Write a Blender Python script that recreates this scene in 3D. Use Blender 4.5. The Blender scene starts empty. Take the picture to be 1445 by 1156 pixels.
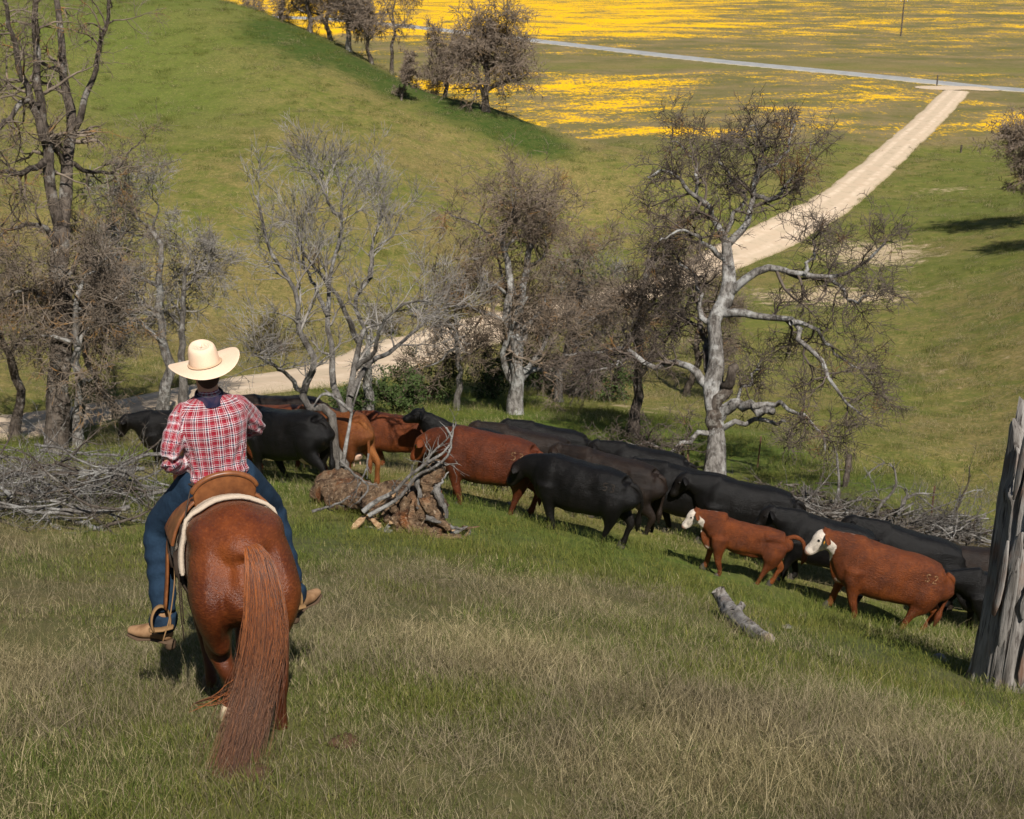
import bpy, math, random
import numpy as np
R = math.radians
scene = bpy.context.scene
col = scene.collection

# ------------------------------------------------------------------ camera, sky, sun
PITCH = R(19.0)
cam_d = bpy.data.cameras.new('camera')
cam = bpy.data.objects.new('camera', cam_d); col.objects.link(cam)
cam.location = (0, 0, 0)
cam.rotation_euler = (R(90) - PITCH, 0, 0)
cam_d.sensor_width = 36.0
cam_d.lens = 50.0
cam_d.clip_start = 0.1
cam_d.clip_end = 6000
cam_d.dof.use_dof = True
cam_d.dof.focus_distance = 10.5
cam_d.dof.aperture_fstop = 9.0
scene.camera = cam

SUN_EL, SUN_AZ = R(47), R(14)      # azimuth: how far right of straight behind the camera
sun_from = np.array([math.sin(SUN_AZ) * math.cos(SUN_EL), -math.cos(SUN_AZ) * math.cos(SUN_EL), math.sin(SUN_EL)])
world = bpy.data.worlds.new('World'); scene.world = world
world.use_nodes = True
nt = world.node_tree
bg = nt.nodes['Background']
sky = nt.nodes.new('ShaderNodeTexSky'); sky.sky_type = 'NISHITA'; sky.sun_disc = False
sky.sun_elevation = SUN_EL
sky.sun_rotation = math.pi - SUN_AZ
sky.air_density = 1.0; sky.dust_density = 0.6; sky.ozone_density = 1.0
nt.links.new(sky.outputs[0], bg.inputs[0]); bg.inputs[1].default_value = 0.05
sun_d = bpy.data.lights.new('sun', 'SUN'); sun_d.energy = 5.0; sun_d.angle = R(0.53); sun_d.color = (1.0, 0.955, 0.88)
sun = bpy.data.objects.new('sun', sun_d); col.objects.link(sun)
from mathutils import Vector, Matrix, noise as mnoise
sun.rotation_euler = Vector(sun_from).to_track_quat('Z', 'Y').to_euler()
scene.view_settings.view_transform = 'Standard'
scene.view_settings.look = 'None'
scene.view_settings.exposure = 0.45
scene.view_settings.gamma = 1.0
scene.cycles.max_bounces = 4
scene.cycles.diffuse_bounces = 2
scene.cycles.glossy_bounces = 2
scene.cycles.use_adaptive_sampling = True
scene.cycles.adaptive_threshold = 0.025
scene.cycles.transparent_max_bounces = 8

# ------------------------------------------------------------------ helpers
rng = np.random.default_rng(7)
FX = 1445 * 50 / 36.0
CT, ST = math.cos(PITCH), math.sin(PITCH)

def pt(px, py, d):
    """a point of the photograph at depth d along the optical axis -> world"""
    t = (py - 578.0) / FX
    return np.array([d * (px - 722.5) / FX, d * (CT - t * ST), -d * (ST + t * CT)])

def vnoise(x, y, seed=0):
    """smooth value noise on numpy arrays"""
    xi = np.floor(x).astype(np.int64); yi = np.floor(y).astype(np.int64)
    xf = x - xi; yf = y - yi
    xf = xf * xf * (3 - 2 * xf); yf = yf * yf * (3 - 2 * yf)
    def h(a, b):
        n = (a * 374761393 + b * 668265263 + seed * 982451653) & 0x7fffffff
        n = ((n ^ (n >> 13)) * 1274126177) & 0x7fffffff
        return ((n ^ (n >> 16)) & 0xffff) / 65535.0 * 2 - 1
    a = h(xi, yi); b = h(xi + 1, yi); c = h(xi, yi + 1); d = h(xi + 1, yi + 1)
    return (a * (1 - xf) + b * xf) * (1 - yf) + (c * (1 - xf) + d * xf) * yf

def fbm(x, y, octv=4, seed=0):
    s = 0.0; a = 1.0; t = 0.0
    for i in range(octv):
        s = s + a * vnoise(x * 2 ** i + 17.3 * i, y * 2 ** i - 9.1 * i, seed + i); t += a; a *= 0.5
    return s / t

def sm(a, b, x):
    t = np.clip((x - a) / (b - a), 0, 1); return t * t * (3 - 2 * t)

def mesh(name, V, F, mat=None, parent=None, smooth=True, attrs=None):
    """F: list of int arrays (n,3) / (n,4)"""
    V = np.asarray(V, np.float32)
    if not isinstance(F, (list, tuple)): F = [F]
    F = [np.asarray(f, np.int32) for f in F if len(f)]
    me = bpy.data.meshes.new(name)
    me.vertices.add(len(V)); me.vertices.foreach_set('co', V.ravel())
    loops = np.concatenate([f.ravel() for f in F]); tot = np.concatenate([np.full(len(f), f.shape[1], np.int32) for f in F])
    st = np.concatenate([[0], np.cumsum(tot)[:-1]]).astype(np.int32)
    me.loops.add(len(loops)); me.loops.foreach_set('vertex_index', loops)
    me.polygons.add(len(tot)); me.polygons.foreach_set('loop_start', st); me.polygons.foreach_set('loop_total', tot)
    me.polygons.foreach_set('use_smooth', np.full(len(tot), smooth, bool))
    me.update(calc_edges=True)
    for k, v in (attrs or {}).items():
        v = np.asarray(v, np.float32)
        if v.ndim == 1:
            me.attributes.new(k, 'FLOAT', 'POINT').data.foreach_set('value', v)
        else:
            me.attributes.new(k, 'FLOAT_VECTOR', 'POINT').data.foreach_set('vector', v.ravel())
    if mat: me.materials.append(mat)
    return me

def obj(name, me, parent=None, loc=None):
    o = bpy.data.objects.new(name, me); col.objects.link(o)
    if parent is not None: o.parent = parent
    if loc is not None: o.location = loc
    return o

def empty(name, loc=(0, 0, 0), rot=(0, 0, 0)):
    o = bpy.data.objects.new(name, None); col.objects.link(o)
    o.location = loc; o.rotation_euler = rot; o.empty_display_size = 0.2
    return o

def tag(o, label=None, cat=None, group=None, kind=None):
    if label: o['label'] = label
    if cat: o['category'] = cat
    if group: o['group'] = group
    if kind: o['kind'] = kind
    return o

# -------- node helper
class NT:
    def __init__(s, name, rough=0.9, spec=0.2):
        s.m = bpy.data.materials.new(name); s.m.use_nodes = True
        s.t = s.m.node_tree; s.b = s.t.nodes['Principled BSDF']; s.out = s.t.nodes['Material Output']
        s.b.inputs['Roughness'].default_value = rough
        s.b.inputs['Specular IOR Level'].default_value = spec
        s._pos = None
    def n(s, typ, **kw):
        x = s.t.nodes.new(typ)
        for k, v in kw.items(): setattr(x, k, v)
        return x
    def put(s, sock, v):
        if isinstance(v, bpy.types.NodeSocket): s.t.links.new(v, sock)
        elif isinstance(v, (tuple, list)) and len(v) == 3 and sock.type == 'RGBA': sock.default_value = (*v, 1)
        else: sock.default_value = v
    def attr(s, name, out='Fac', typ='GEOMETRY'):
        x = s.n('ShaderNodeAttribute', attribute_name=name, attribute_type=typ); return x.outputs[out]
    def pos(s):
        if s._pos is None: s._pos = s.n('ShaderNodeNewGeometry').outputs['Position']
        return s._pos
    def objco(s): return s.n('ShaderNodeTexCoord').outputs['Object']
    def scale(s, v, k):
        x = s.n('ShaderNodeVectorMath', operation='MULTIPLY'); s.put(x.inputs[0], v); x.inputs[1].default_value = k if isinstance(k, tuple) else (k, k, k); return x.outputs[0]
    def noise(s, vec, sc, det=4, rough=0.55, dist=0.0):
        x = s.n('ShaderNodeTexNoise'); s.put(x.inputs['Vector'], vec); x.inputs['Scale'].default_value = sc
        x.inputs['Detail'].default_value = det; x.inputs['Roughness'].default_value = rough; x.inputs['Distortion'].default_value = dist
        return x.outputs['Fac']
    def math(s, op, a, b=0.0, clamp=False):
        x = s.n('ShaderNodeMath', operation=op); x.use_clamp = clamp; s.put(x.inputs[0], a); s.put(x.inputs[1], b); return x.outputs[0]
    def ramp(s, f, lo, hi):
        x = s.n('ShaderNodeMapRange', interpolation_type='SMOOTHSTEP'); s.put(x.inputs['Value'], f)
        x.inputs['From Min'].default_value = lo; x.inputs['From Max'].default_value = hi; return x.outputs['Result']
    def mix(s, f, a, b, mode='MIX'):
        x = s.n('ShaderNodeMix', data_type='RGBA', blend_type=mode); s.put(x.inputs[0], f); s.put(x.inputs[6], a); s.put(x.inputs[7], b); return x.outputs[2]
    def color(s, c): s.put(s.b.inputs['Base Color'], c); return s
    def bump(s, h, strength=0.5, dist=0.02):
        x = s.n('ShaderNodeBump'); x.inputs['Strength'].default_value = strength; x.inputs['Distance'].default_value = dist
        s.put(x.inputs['Height'], h); s.t.links.new(x.outputs[0], s.b.inputs['Normal']); return s

# ------------------------------------------------------------------ terrain height
ANCH = [  # (px, py, depth) of ground points: near slope
 (330,1000,8.5),(722,1156,6.6),(0,1156,6.9),(1445,1156,6.4),(1000,1000,9.2),(0,900,11.5),(1400,960,14),(1445,962,14),(1440,1010,11.6),(1300,1000,11.4),(1440,1070,9.2),(1200,900,15.8),(1060,890,15.2),(700,850,14),
 (60,740,20),(400,675,25),(1320,885,23),(890,765,23.5),(1040,815,22.5),(620,745,20),(650,690,26),(1380,850,24.5),
 (1005,686,33.5),(1315,735,28.5),(1195,690,31),(1300,668,35),(1390,700,34),(1180,620,42),(1445,720,33),
 (850,600,42),(1000,625,40),(725,582,45),(560,600,38),(520,590,42),(110,630,35),(225,600,39),(20,640,34),
 # ravine beyond the near slope and the right-hand spur
 (1390,688,42),(1300,640,44),(1200,600,48),(1300,600,50),(1445,640,44),(1445,580,50),(1300,450,70),(1445,450,63),(1300,330,98),(1445,300,100),
 (1100,450,70),(950,565,52),(1000,500,61),
 # dirt road line
 (0,605,40),(100,587,42.5),(360,538,50),(600,488,62),(900,410,80),(1090,335,98),(1170,290,112),(1270,205,146),(1350,125,200),
 # asphalt road and plain
 (1000,85,245),(750,57,290),(450,25,365),(1445,123,206),(1271,50,320),(722,0,480),(1440,0,470),(1100,150,175),(1400,200,148),(1000,180,158),
 # left hill
 (100,555,47),(360,505,57),(640,455,67),(380,257,80),(200,150,100),(640,300,88),(480,60,125),(690,146,118),(860,196,113),(905,213,110),(945,240,105),(830,330,97),
 (320,0,135),(60,120,98),(0,330,68),(560,150,108),(780,181,116),(150,0,140),
]
HID = [  # (px, depth, z) hidden or out-of-frame ground
 (480,165,-20.5),(690,150,-20.5),(300,180,-20),(100,190,-17),(880,140,-21),(480,220,-23),(690,200,-22.8),(200,240,-23.5),(-200,140,-3),(-200,60,-11),
 (0,300,-23.8),(0,700,-26.5),(722,900,-28),(1445,900,-28),(722,1800,-30),(0,1800,-30),(1445,1800,-30),(1800,60,-11),(1800,110,-16),(1800,220,-23),
 (1320,37.5,-16.0),(1250,38.5,-15.9),(1400,37.5,-16.2),(1180,43.5,-16.2),(780,128,-20.6),(860,124,-20.9),(700,130,-19.2),
 (-500,30,-9.0),(2000,30,-13.5),(-600,12,-5.0),(2100,12,-7.6),(722,3,-3.5),(0,3,-3.2),(1445,3,-3.8),
]
def _uv(x, y):
    y = np.maximum(y, 1.2)
    return np.clip(x / y, -1.3, 1.3) * 2.2, np.log(y)
_pts = [pt(*a) for a in ANCH]
for px, y, z in HID: _pts.append(np.array([y * (px - 722.5) / FX / 0.95, y, z]))
_pts = np.array(_pts)
_A, _B = _uv(_pts[:, 0], _pts[:, 1]); _S = _pts[:, 2] / np.maximum(_pts[:, 1], 1.2)
def _U(r2): return 0.5 * r2 * np.log(r2 + 1e-9)
_n = len(_A)
_K = _U((_A[:, None] - _A) ** 2 + (_B[:, None] - _B) ** 2) + np.eye(_n) * 0.004
_Q = np.stack([np.ones(_n), _A, _B], 1)
_M = np.block([[_K, _Q], [_Q.T, np.zeros((3, 3))]])
_W = np.linalg.solve(_M, np.concatenate([_S, np.zeros(3)]))
def h0(x, y):
    x = np.asarray(x, float); y = np.asarray(y, float); sh = x.shape
    a, b = _uv(x.ravel(), y.ravel()); out = np.empty(len(a))
    for i in range(0, len(a), 20000):
        aa, bb = a[i:i + 20000], b[i:i + 20000]
        out[i:i + 20000] = _U((aa[:, None] - _A) ** 2 + (bb[:, None] - _B) ** 2) @ _W[:_n] + _W[_n] + _W[_n + 1] * aa + _W[_n + 2] * bb
    return (out * np.maximum(y.ravel(), 1.2)).reshape(sh)

def first_hit(px, py, hf):
    """where the sight line of a picture point meets the ground"""
    d = np.concatenate([np.linspace(3, 60, 1200), np.linspace(60, 700, 2500)])
    t = (py - 578.0) / FX
    X = d * (px - 722.5) / FX; Y = d * (CT - t * ST); Z = -d * (ST + t * CT)
    H = hf(X, Y); k = np.argmax(H >= Z)
    if H[k] < Z[k]: return None
    return np.array([X[k], Y[k], H[k]]), d[k]

# ------------------------------------------------------------------ roads (centre lines), then the ground
def hermite(P, n):
    P = np.asarray(P, float); k = len(P); T = np.empty_like(P)
    T[1:-1] = (P[2:] - P[:-2]) / 2; T[0] = P[1] - P[0]; T[-1] = P[-1] - P[-2]
    s = np.linspace(0, k - 1 - 1e-6, n); i = s.astype(int); f = (s - i)[:, None]
    return (2*f**3-3*f**2+1)*P[i] + (f**3-2*f**2+f)*T[i] + (-2*f**3+3*f**2)*P[i+1] + (f**3-f**2)*T[i+1]
DIRT = [(-140,632,37.2),(0,605,40),(100,587,42.5),(240,560,46),(360,538,50),(480,515,55),(600,488,62),(760,445,71),(900,410,80),(1000,374,88),(1090,335,98),(1170,290,112),(1225,245,128),(1270,205,146),(1315,162,169),(1350,127,197)]
dirt_c = hermite([pt(*a)[:2] for a in DIRT], 260)
ASPH = [(-300,-50,600),(150,2,440),(450,27,362),(750,57,290),(1000,84,245),(1200,104,220),(1350,118,206),(1445,125,201),(1700,140,190),(2100,150,182)]
asph_c = hermite([pt(*a)[:2] for a in ASPH], 200)
def dist_line(x, y, L):
    x = np.asarray(x).ravel(); y = np.asarray(y).ravel(); out = np.full(len(x), 1e9)
    lo, hi = L.min(0) - 12, L.max(0) + 12
    k = np.nonzero((x > lo[0]) & (x < hi[0]) & (y > lo[1]) & (y < hi[1]))[0]
    A, B = L[:-1], L[1:]; D = B - A; dd = (D * D).sum(1)
    for i in range(0, len(k), 8000):
        j = k[i:i + 8000]; px = x[j][:, None] - A[:, 0]; py = y[j][:, None] - A[:, 1]
        t = np.clip((px * D[:, 0] + py * D[:, 1]) / dd, 0, 1)
        out[j] = np.sqrt(((px - t * D[:, 0]) ** 2 + (py - t * D[:, 1]) ** 2).min(1))
    return out
def hgt(x, y):
    """ground height with its unevenness"""
    x = np.asarray(x, float); y = np.asarray(y, float)
    z = h0(x, y)
    far = sm(30, 90, y)
    plain = 1 - 0.75 * sm(140, 190, y)
    b = (0.035 * fbm(x * 1.4, y * 1.4, 3, 3) + 0.11 * fbm(x * 0.35, y * 0.35, 3, 9)) * (1 - far) + far * (0.30 * fbm(x * 0.12, y * 0.12, 4, 21) + 0.10 * fbm(x * 0.6, y * 0.6, 2, 5)) * plain
    return z + b
_dc = dist_line
def ground_z(x, y):
    x = np.asarray(x, float); y = np.asarray(y, float); sh = x.shape
    z = hgt(x.ravel(), y.ravel()); zs = h0(x.ravel(), y.ravel())
    r = np.minimum(dist_line(x, y, dirt_c), dist_line(x, y, asph_c))
    w = sm(1.9, 3.6, r)
    return (zs * (1 - w) + z * w - 0.10 * (1 - sm(1.6, 2.5, r))).reshape(sh)
def at(px, py):
    p, d = first_hit(px, py, h0); p[2] = float(ground_z(p[0], p[1])); return p
def on(x, y): return np.array([x, y, float(ground_z(np.array([x]), np.array([y]))[0])])
def atd(px, d, py=600):
    """ground point at picture column px and depth d (for feet that are hidden)"""
    y = d
    for _ in range(12):
        x = d * (px - 722.5) / FX; z = float(h0(x, y)); y = (d + z * ST) / CT
    return on(x, y)

uu = np.concatenate([np.linspace(-1.3, -0.52, 40), np.linspace(-0.5, 0.5, 380), np.linspace(0.52, 1.3, 40)])
vv = np.concatenate([np.linspace(math.log(1.2), math.log(4), 26)[:-1], np.linspace(math.log(4), math.log(330), 470)[:-1], np.linspace(math.log(330), math.log(2600), 60)])
UU, VV = np.meshgrid(uu, vv); GY = np.exp(VV); GX = UU * GY
GZ = ground_z(GX, GY)
nr, nc = GX.shape
idx = np.arange(nr * nc).reshape(nr, nc)
GF = np.stack([idx[:-1, :-1], idx[:-1, 1:], idx[1:, 1:], idx[1:, :-1]], -1).reshape(-1, 4)

def blob(x, y, px, py, rx, ry):
    """soft patch of ground around a picture point; radii in metres across / along the view"""
    p = first_hit(px, py, h0)[0]
    return np.exp(-(((x - p[0]) / rx) ** 2 + ((y - p[1]) / ry) ** 2))
def ground_attrs(x, y):
    u = x / y
    dry = 0.45 + 0.40 * fbm(x * 0.05, y * 0.05, 3, 31) + 0.22 * sm(40, 55, y) * (1 - sm(75, 105, y)) * (u < .1)
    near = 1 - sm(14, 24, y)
    # near slope: straw-coloured, with a lush green belt where the cattle walk
    lush = np.zeros_like(x); shaded_grass = np.zeros_like(x)
    for a in [(760,760,3.5,3.0),(620,720,3,3),(330,690,3,3),(950,800,3,3.0),(1180,900,1.6,3),(1330,900,1.6,2.2),(1100,860,1.6,2),(850,600,7,6),(1000,640,5,4),(650,590,6,4),(560,620,4,4),(1150,690,3,2.5),(20,640,3,2.5),(1300,970,1.2,1.3),(200,640,4,2.5),(480,760,2.,2.2)]:
        lush = np.maximum(lush, blob(x, y, *a))
    for a in [(620,560,6,4),(900,640,5,4)]:      # hollows on the hill
        lush = np.maximum(lush, 0.9 * blob(x, y, *a))
    for a in [(400,45,4.5,9),(450,70,5,9),(500,90,5,8),(560,120,5,8),(610,135,4,7),(660,155,5,7),(710,175,4.5,6),(755,198,3.5,5)]:      # lush grass band with the crest oaks' shade painted into its green
        shaded_grass = np.maximum(shaded_grass, blob(x, y, *a))
    hillgreen = 0.62 * np.exp(-(((u + 0.26) / 0.14) ** 2)) * sm(75, 100, y) * (1 - sm(135, 150, y))
    lush = np.maximum(lush, hillgreen)
    for a in [(1200,620,5,5),(1340,700,3,3),(1270,380,8,10),(1350,300,12,14),(1330,150,4,20)]:
        lush = np.maximum(lush, 0.38 * blob(x, y, *a))
    # poppies
    pop = np.zeros_like(x)
    left = 1 - sm(0.06, 0.20, u)
    pop = np.maximum(pop, sm(262, 330, y) * (0.44 + 0.25 * left))
    pop = np.maximum(pop, 0.33 * sm(225, 262, y))
    pop = np.maximum(pop, 0.60 * np.exp(-((y - 212) / 16) ** 2) * (1 - sm(0.10, 0.19, u)))
    pop = np.maximum(pop, (0.40 + 0.10 * (1 - sm(0.1, 0.2, u))) * sm(140, 158, y) * (1 - sm(225, 240, y)))
    pop = np.maximum(pop, 0.52 * np.exp(-((y - 165) / 16) ** 2) * sm(0.30, 0.335, u))
    # bare soil
    bare = np.zeros_like(x)
    for a, k in [((1170,420,7,5),.75),((1230,360,5,9),.8),((1330,268,7,3),.5),((940,580,5,3),.5),((1225,345,6,3),.55),((740,440,6,5),.6),((600,470,9,4),.45),((1420,520,8,7),.35),((1250,520,8,6),.35),((640,330,10,10),.2),((968,10,4,25),.9)]:
        bare = np.maximum(bare, k * blob(x, y, *a))
    mulch = np.zeros_like(x)
    for a in [(1100,712,1.9,1.6),(1170,730,1.6,1.4),(1040,700,1.4,1.3),(1250,745,1.8,1.2),(1340,758,1.6,1.0)]:
        mulch = np.maximum(mulch, blob(x, y, *a))
    return dict(dry=dry, lush=lush, poppy=pop, bare=bare, mulch=mulch, near=near, shaded_grass=shaded_grass)
def ground_mat(name, plain):
    gm = NT(name, 0.95, 0.1); P = gm.pos()
    n1 = gm.noise(P, 0.11, 3, 0.6); n2 = gm.noise(P, 1.1, 5, 0.75); n3 = gm.noise(P, 7.0, 3, 0.7)
    green = gm.mix(gm.ramp(n2, .3, .7), (.085, .104, .017), (.155, .150, .034))
    straw = gm.mix(gm.ramp(n3, .3, .7), (.125, .098, .034), (.255, .190, .072))
    dryf = gm.math('ADD', gm.attr('dry'), gm.math('MULTIPLY', gm.math('SUBTRACT', n1, 0.5), 1.6))
    dryf = gm.math('ADD', dryf, gm.math('MULTIPLY', gm.math('SUBTRACT', n2, 0.5), 1.5))
    dryf = gm.math('ADD', dryf, gm.math('MULTIPLY', gm.math('SUBTRACT', n3, 0.5), 0.9))
    c = gm.mix(gm.ramp(dryf, .10, .90), green, straw)
    lushc = gm.mix(gm.ramp(n3, .3, .7), (.048, .084, .011), (.110, .150, .024))
    lf = gm.math('ADD', gm.attr('lush'), gm.math('MULTIPLY', gm.math('SUBTRACT', n2, 0.5), 0.7))
    c = gm.mix(gm.ramp(lf, .15, .95), c, lushc)
    df = gm.math('ADD', gm.attr('shaded_grass'), gm.math('MULTIPLY', gm.math('SUBTRACT', n2, 0.5), 1.3)); c = gm.mix(gm.ramp(df, .25, .85), c, gm.mix(gm.ramp(n3, .3, .7), (.022, .042, .007), (.050, .080, .013)))  # darkened green: crest oak shade mixed into the lush grass colour
    barec = gm.mix(gm.ramp(n3, .3, .7), (.34, .25, .15), (.50, .39, .26))
    if not plain: c = gm.mix(gm.math('MULTIPLY', gm.ramp(gm.noise(P, 2.4, 4, .8), .42, .58), .45), c, (.088, .090, .026)); c = gm.mix(gm.math('MULTIPLY', gm.ramp(gm.noise(P, 3.2, 3, .75), .62, .72), .5), c, (.36, .27, .13))
    bf = gm.math('ADD', gm.attr('bare'), gm.math('MULTIPLY', gm.math('SUBTRACT', n2, 0.55), 1.5))
    c = gm.mix(gm.ramp(bf, .35, .75), c, barec)
    if plain:     # poppies: sheets of flowers broken into drifts
        pn = gm.noise(gm.scale(P, (0.05, 0.075, 0)), 1.0, 6, 0.72, 0.5); pf = gm.noise(gm.scale(P, (0.55, 0.4, 0)), 1.0, 3, 0.8); sp = gm.noise(gm.scale(P, (2.2, 0.9, 0)), 1.0, 3, 0.75)
        pp = gm.math('ADD', gm.math('ADD', gm.math('MULTIPLY', pn, 1.5), gm.math('MULTIPLY', pf, 0.7)), gm.math('MULTIPLY', gm.attr('poppy'), 0.85))
        mask = gm.ramp(pp, 1.22, 1.90)
        plainc = gm.mix(gm.ramp(gm.noise(gm.scale(P, (0.06, 0.09, 0)), 1.3, 6, 0.75), .36, .64), (.115, .108, .034), (.215, .158, .078))
        plainc = gm.mix(gm.math('MULTIPLY', gm.ramp(sp, .45, .65), .6), plainc, (.115, .098, .034))
        c = gm.mix(gm.ramp(gm.attr('poppy'), 0.02, 0.3), c, plainc)
        spk = gm.ramp(gm.math('ADD', gm.math('MULTIPLY', mask, .50), gm.math('SUBTRACT', sp, .5)), .14, .46)
        c = gm.mix(gm.math('MULTIPLY', spk, gm.ramp(gm.attr('poppy'), 0.05, 0.3)), c, gm.mix(sp, (.66, .33, .002), (.86, .52, .006)))
    else:
        n4 = gm.noise(gm.scale(P, (1, 1, 0.3)), 26, 2, 0.6)
        c = gm.mix(gm.math('MULTIPLY', gm.attr('mulch'), 0.92), c, gm.mix(gm.ramp(n4, .35, .65), (.020, .014, .010), (.085, .062, .048)))
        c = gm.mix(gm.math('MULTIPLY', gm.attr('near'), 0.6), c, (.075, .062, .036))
    gm.color(c); return gm.m
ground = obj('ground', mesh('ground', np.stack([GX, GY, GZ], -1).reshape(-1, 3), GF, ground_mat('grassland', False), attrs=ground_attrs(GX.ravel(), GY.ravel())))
ground.data.materials.append(ground_mat('flower_plain', True))
ground.data.polygons.foreach_set('material_index', (GY.ravel()[GF[:, 0]] > 139).astype(np.int32))
tag(ground, 'rolling grass hillside running down to a valley floor of yellow flowers', kind='structure')

def strip_road(name, C, width, mat, lift, seed, edge=0.35, crown=0.05, cols=9):
    T = np.gradient(C, axis=0); T /= np.linalg.norm(T, axis=1)[:, None]; N = np.stack([-T[:, 1], T[:, 0]], 1)
    s = np.concatenate([[0], np.cumsum(np.linalg.norm(np.diff(C, axis=0), axis=1))])
    w = np.linspace(-1, 1, cols); V = []
    wl = width / 2 * (1 + edge * vnoise(s * 0.35, s * 0 + seed, seed) * 0.35 + edge * 0.25 * vnoise(s * 1.3, s * 0 + 3, seed + 1))
    wr = width / 2 * (1 + edge * vnoise(s * 0.35, s * 0 + seed, seed + 7) * 0.35 + edge * 0.25 * vnoise(s * 1.3, s * 0 + 3, seed + 8))
    for k in w:
        q = C + N * (k * (wl if k < 0 else wr))[:, None]
        z = h0(q[:, 0], q[:, 1]) + lift + crown * (1 - k * k) - (0.10 if abs(k) > 0.99 else 0)
        V.append(np.column_stack([q, z]))
    V = np.stack(V, 1); nn = len(C); ix = np.arange(nn * cols).reshape(nn, cols)
    F = np.stack([ix[:-1, :-1], ix[1:, :-1], ix[1:, 1:], ix[:-1, 1:]], -1).reshape(-1, 4)[:, ::-1]
    return obj(name, mesh(name, V.reshape(-1, 3), F, mat, attrs=dict(across=np.tile(w, nn), along=np.repeat(s, cols))))
dm = NT('dirt_road', 0.95, 0.1)
a = dm.attr('across'); q = dm.noise(dm.pos(), 0.9, 6, 0.7); q2 = dm.noise(dm.pos(), 9, 4, 0.7)
rut = dm.ramp(dm.math('ABSOLUTE', dm.math('SUBTRACT', dm.math('ABSOLUTE', a), 0.42)), 0.05, 0.25)
c = dm.mix(dm.ramp(q, .3, .7), (.48, .36, .25), (.64, .51, .375))
c = dm.mix(dm.math('MULTIPLY', rut, dm.ramp(q, .35, .75)), c, (.36, .28, .185))
c = dm.mix(dm.ramp(dm.math('ADD', dm.math('ABSOLUTE', a), dm.math('MULTIPLY', dm.math('SUBTRACT', q2, .5), .5)), .82, 1.02), c, (.25, .20, .10))
dm.color(c).bump(q2, 0.5, 0.08)
dense = np.concatenate([[0], np.cumsum(np.linalg.norm(np.diff(dirt_c, axis=0), axis=1))])
tag(strip_road('dirt_road', dirt_c, 3.7, dm.m, 0.0, 3, edge=.22), 'pale dirt track crossing the valley floor', kind='structure')
am = NT('worn_asphalt', 0.85, 0.2)
q = am.noise(am.pos(), 0.5, 5, 0.7); a = am.attr('across')
c = am.mix(am.ramp(q, .3, .7), (.235, .235, .235), (.33, .325, .31))
c = am.mix(am.ramp(am.math('ABSOLUTE', a), .80, .92), c, (.42, .36, .26))
am.color(c)
tag(strip_road('asphalt_road', asph_c, 6.0, am.m, 0.06, 5, edge=0.12), 'narrow grey asphalt road across the flower field', kind='structure')
# widened mouth of the dirt road where it meets the asphalt
jc = pt(1350, 120, 201)[:2]
ang = np.linspace(0, 2 * math.pi, 40, endpoint=False)
rad = 3.6 + 1.6 * np.cos(2 * (ang - 0.25)) + 0.5 * vnoise(ang * 2, ang * 0, 4)
ring = np.stack([jc[0] + rad * 1.25 * np.cos(ang), jc[1] - 0.6 + rad * 1.1 * np.sin(ang)], 1)
V = np.vstack([[*jc, float(h0(*jc)) + 0.16], np.column_stack([ring * 0.55 + jc * 0.45, h0(*(ring * 0.55 + jc * 0.45).T) + 0.14]), np.column_stack([ring, h0(*ring.T) + 0.03])])
n = 40; i = np.arange(n); j = (i + 1) % n
road_mouth = obj('road_mouth', mesh('road_mouth', V, [np.stack([0 * i, 1 + i, 1 + j], 1), np.stack([1 + i, 1 + n + i, 1 + n + j, 1 + j], 1)], dm.m, attrs=dict(across=np.zeros(2 * n + 1), along=np.zeros(2 * n + 1))))
tag(road_mouth, 'pale dirt turnout where track meets asphalt', kind='structure')

# ------------------------------------------------------------------ bare oaks
def unit(v): return v / np.maximum(np.linalg.norm(v, axis=-1, keepdims=True), 1e-9)
def resample(P, k):
    P = hermite(P, 6 * len(P)); s = np.concatenate([[0], np.cumsum(np.linalg.norm(np.diff(P, axis=0), axis=1))])
    t = np.linspace(0, s[-1], k); return np.stack([np.interp(t, s, P[:, i]) for i in range(3)], 1)
def tubes(P, Rr, sides, cap=True):
    N, K, _ = P.shape
    T = np.empty_like(P); T[:, 1:-1] = P[:, 2:] - P[:, :-2]; T[:, 0] = P[:, 1] - P[:, 0]; T[:, -1] = P[:, -1] - P[:, -2]; T = unit(T)
    ax = unit(P[:, -1] - P[:, 0] + 1e-6)
    ref = np.where(np.abs(ax[:, 2:3]) < 0.8, np.array([[0, 0, 1.0]]), np.array([[1.0, 0, 0]]))
    n1 = unit(ref[:, None] - (ref[:, None] * T).sum(-1, keepdims=True) * T); n2 = np.cross(T, n1)
    a = np.linspace(0, 2 * math.pi, sides, endpoint=False)
    V = P[:, :, None] + Rr[:, :, None, None] * (n1[:, :, None] * np.cos(a)[:, None] + n2[:, :, None] * np.sin(a)[:, None])
    ix = np.arange(N * K * sides).reshape(N, K, sides); nx = np.roll(ix, -1, 2)
    F = np.stack([ix[:, :-1], nx[:, :-1], nx[:, 1:], ix[:, 1:]], -1).reshape(-1, 4)
    return V.reshape(-1, 3), F
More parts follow.
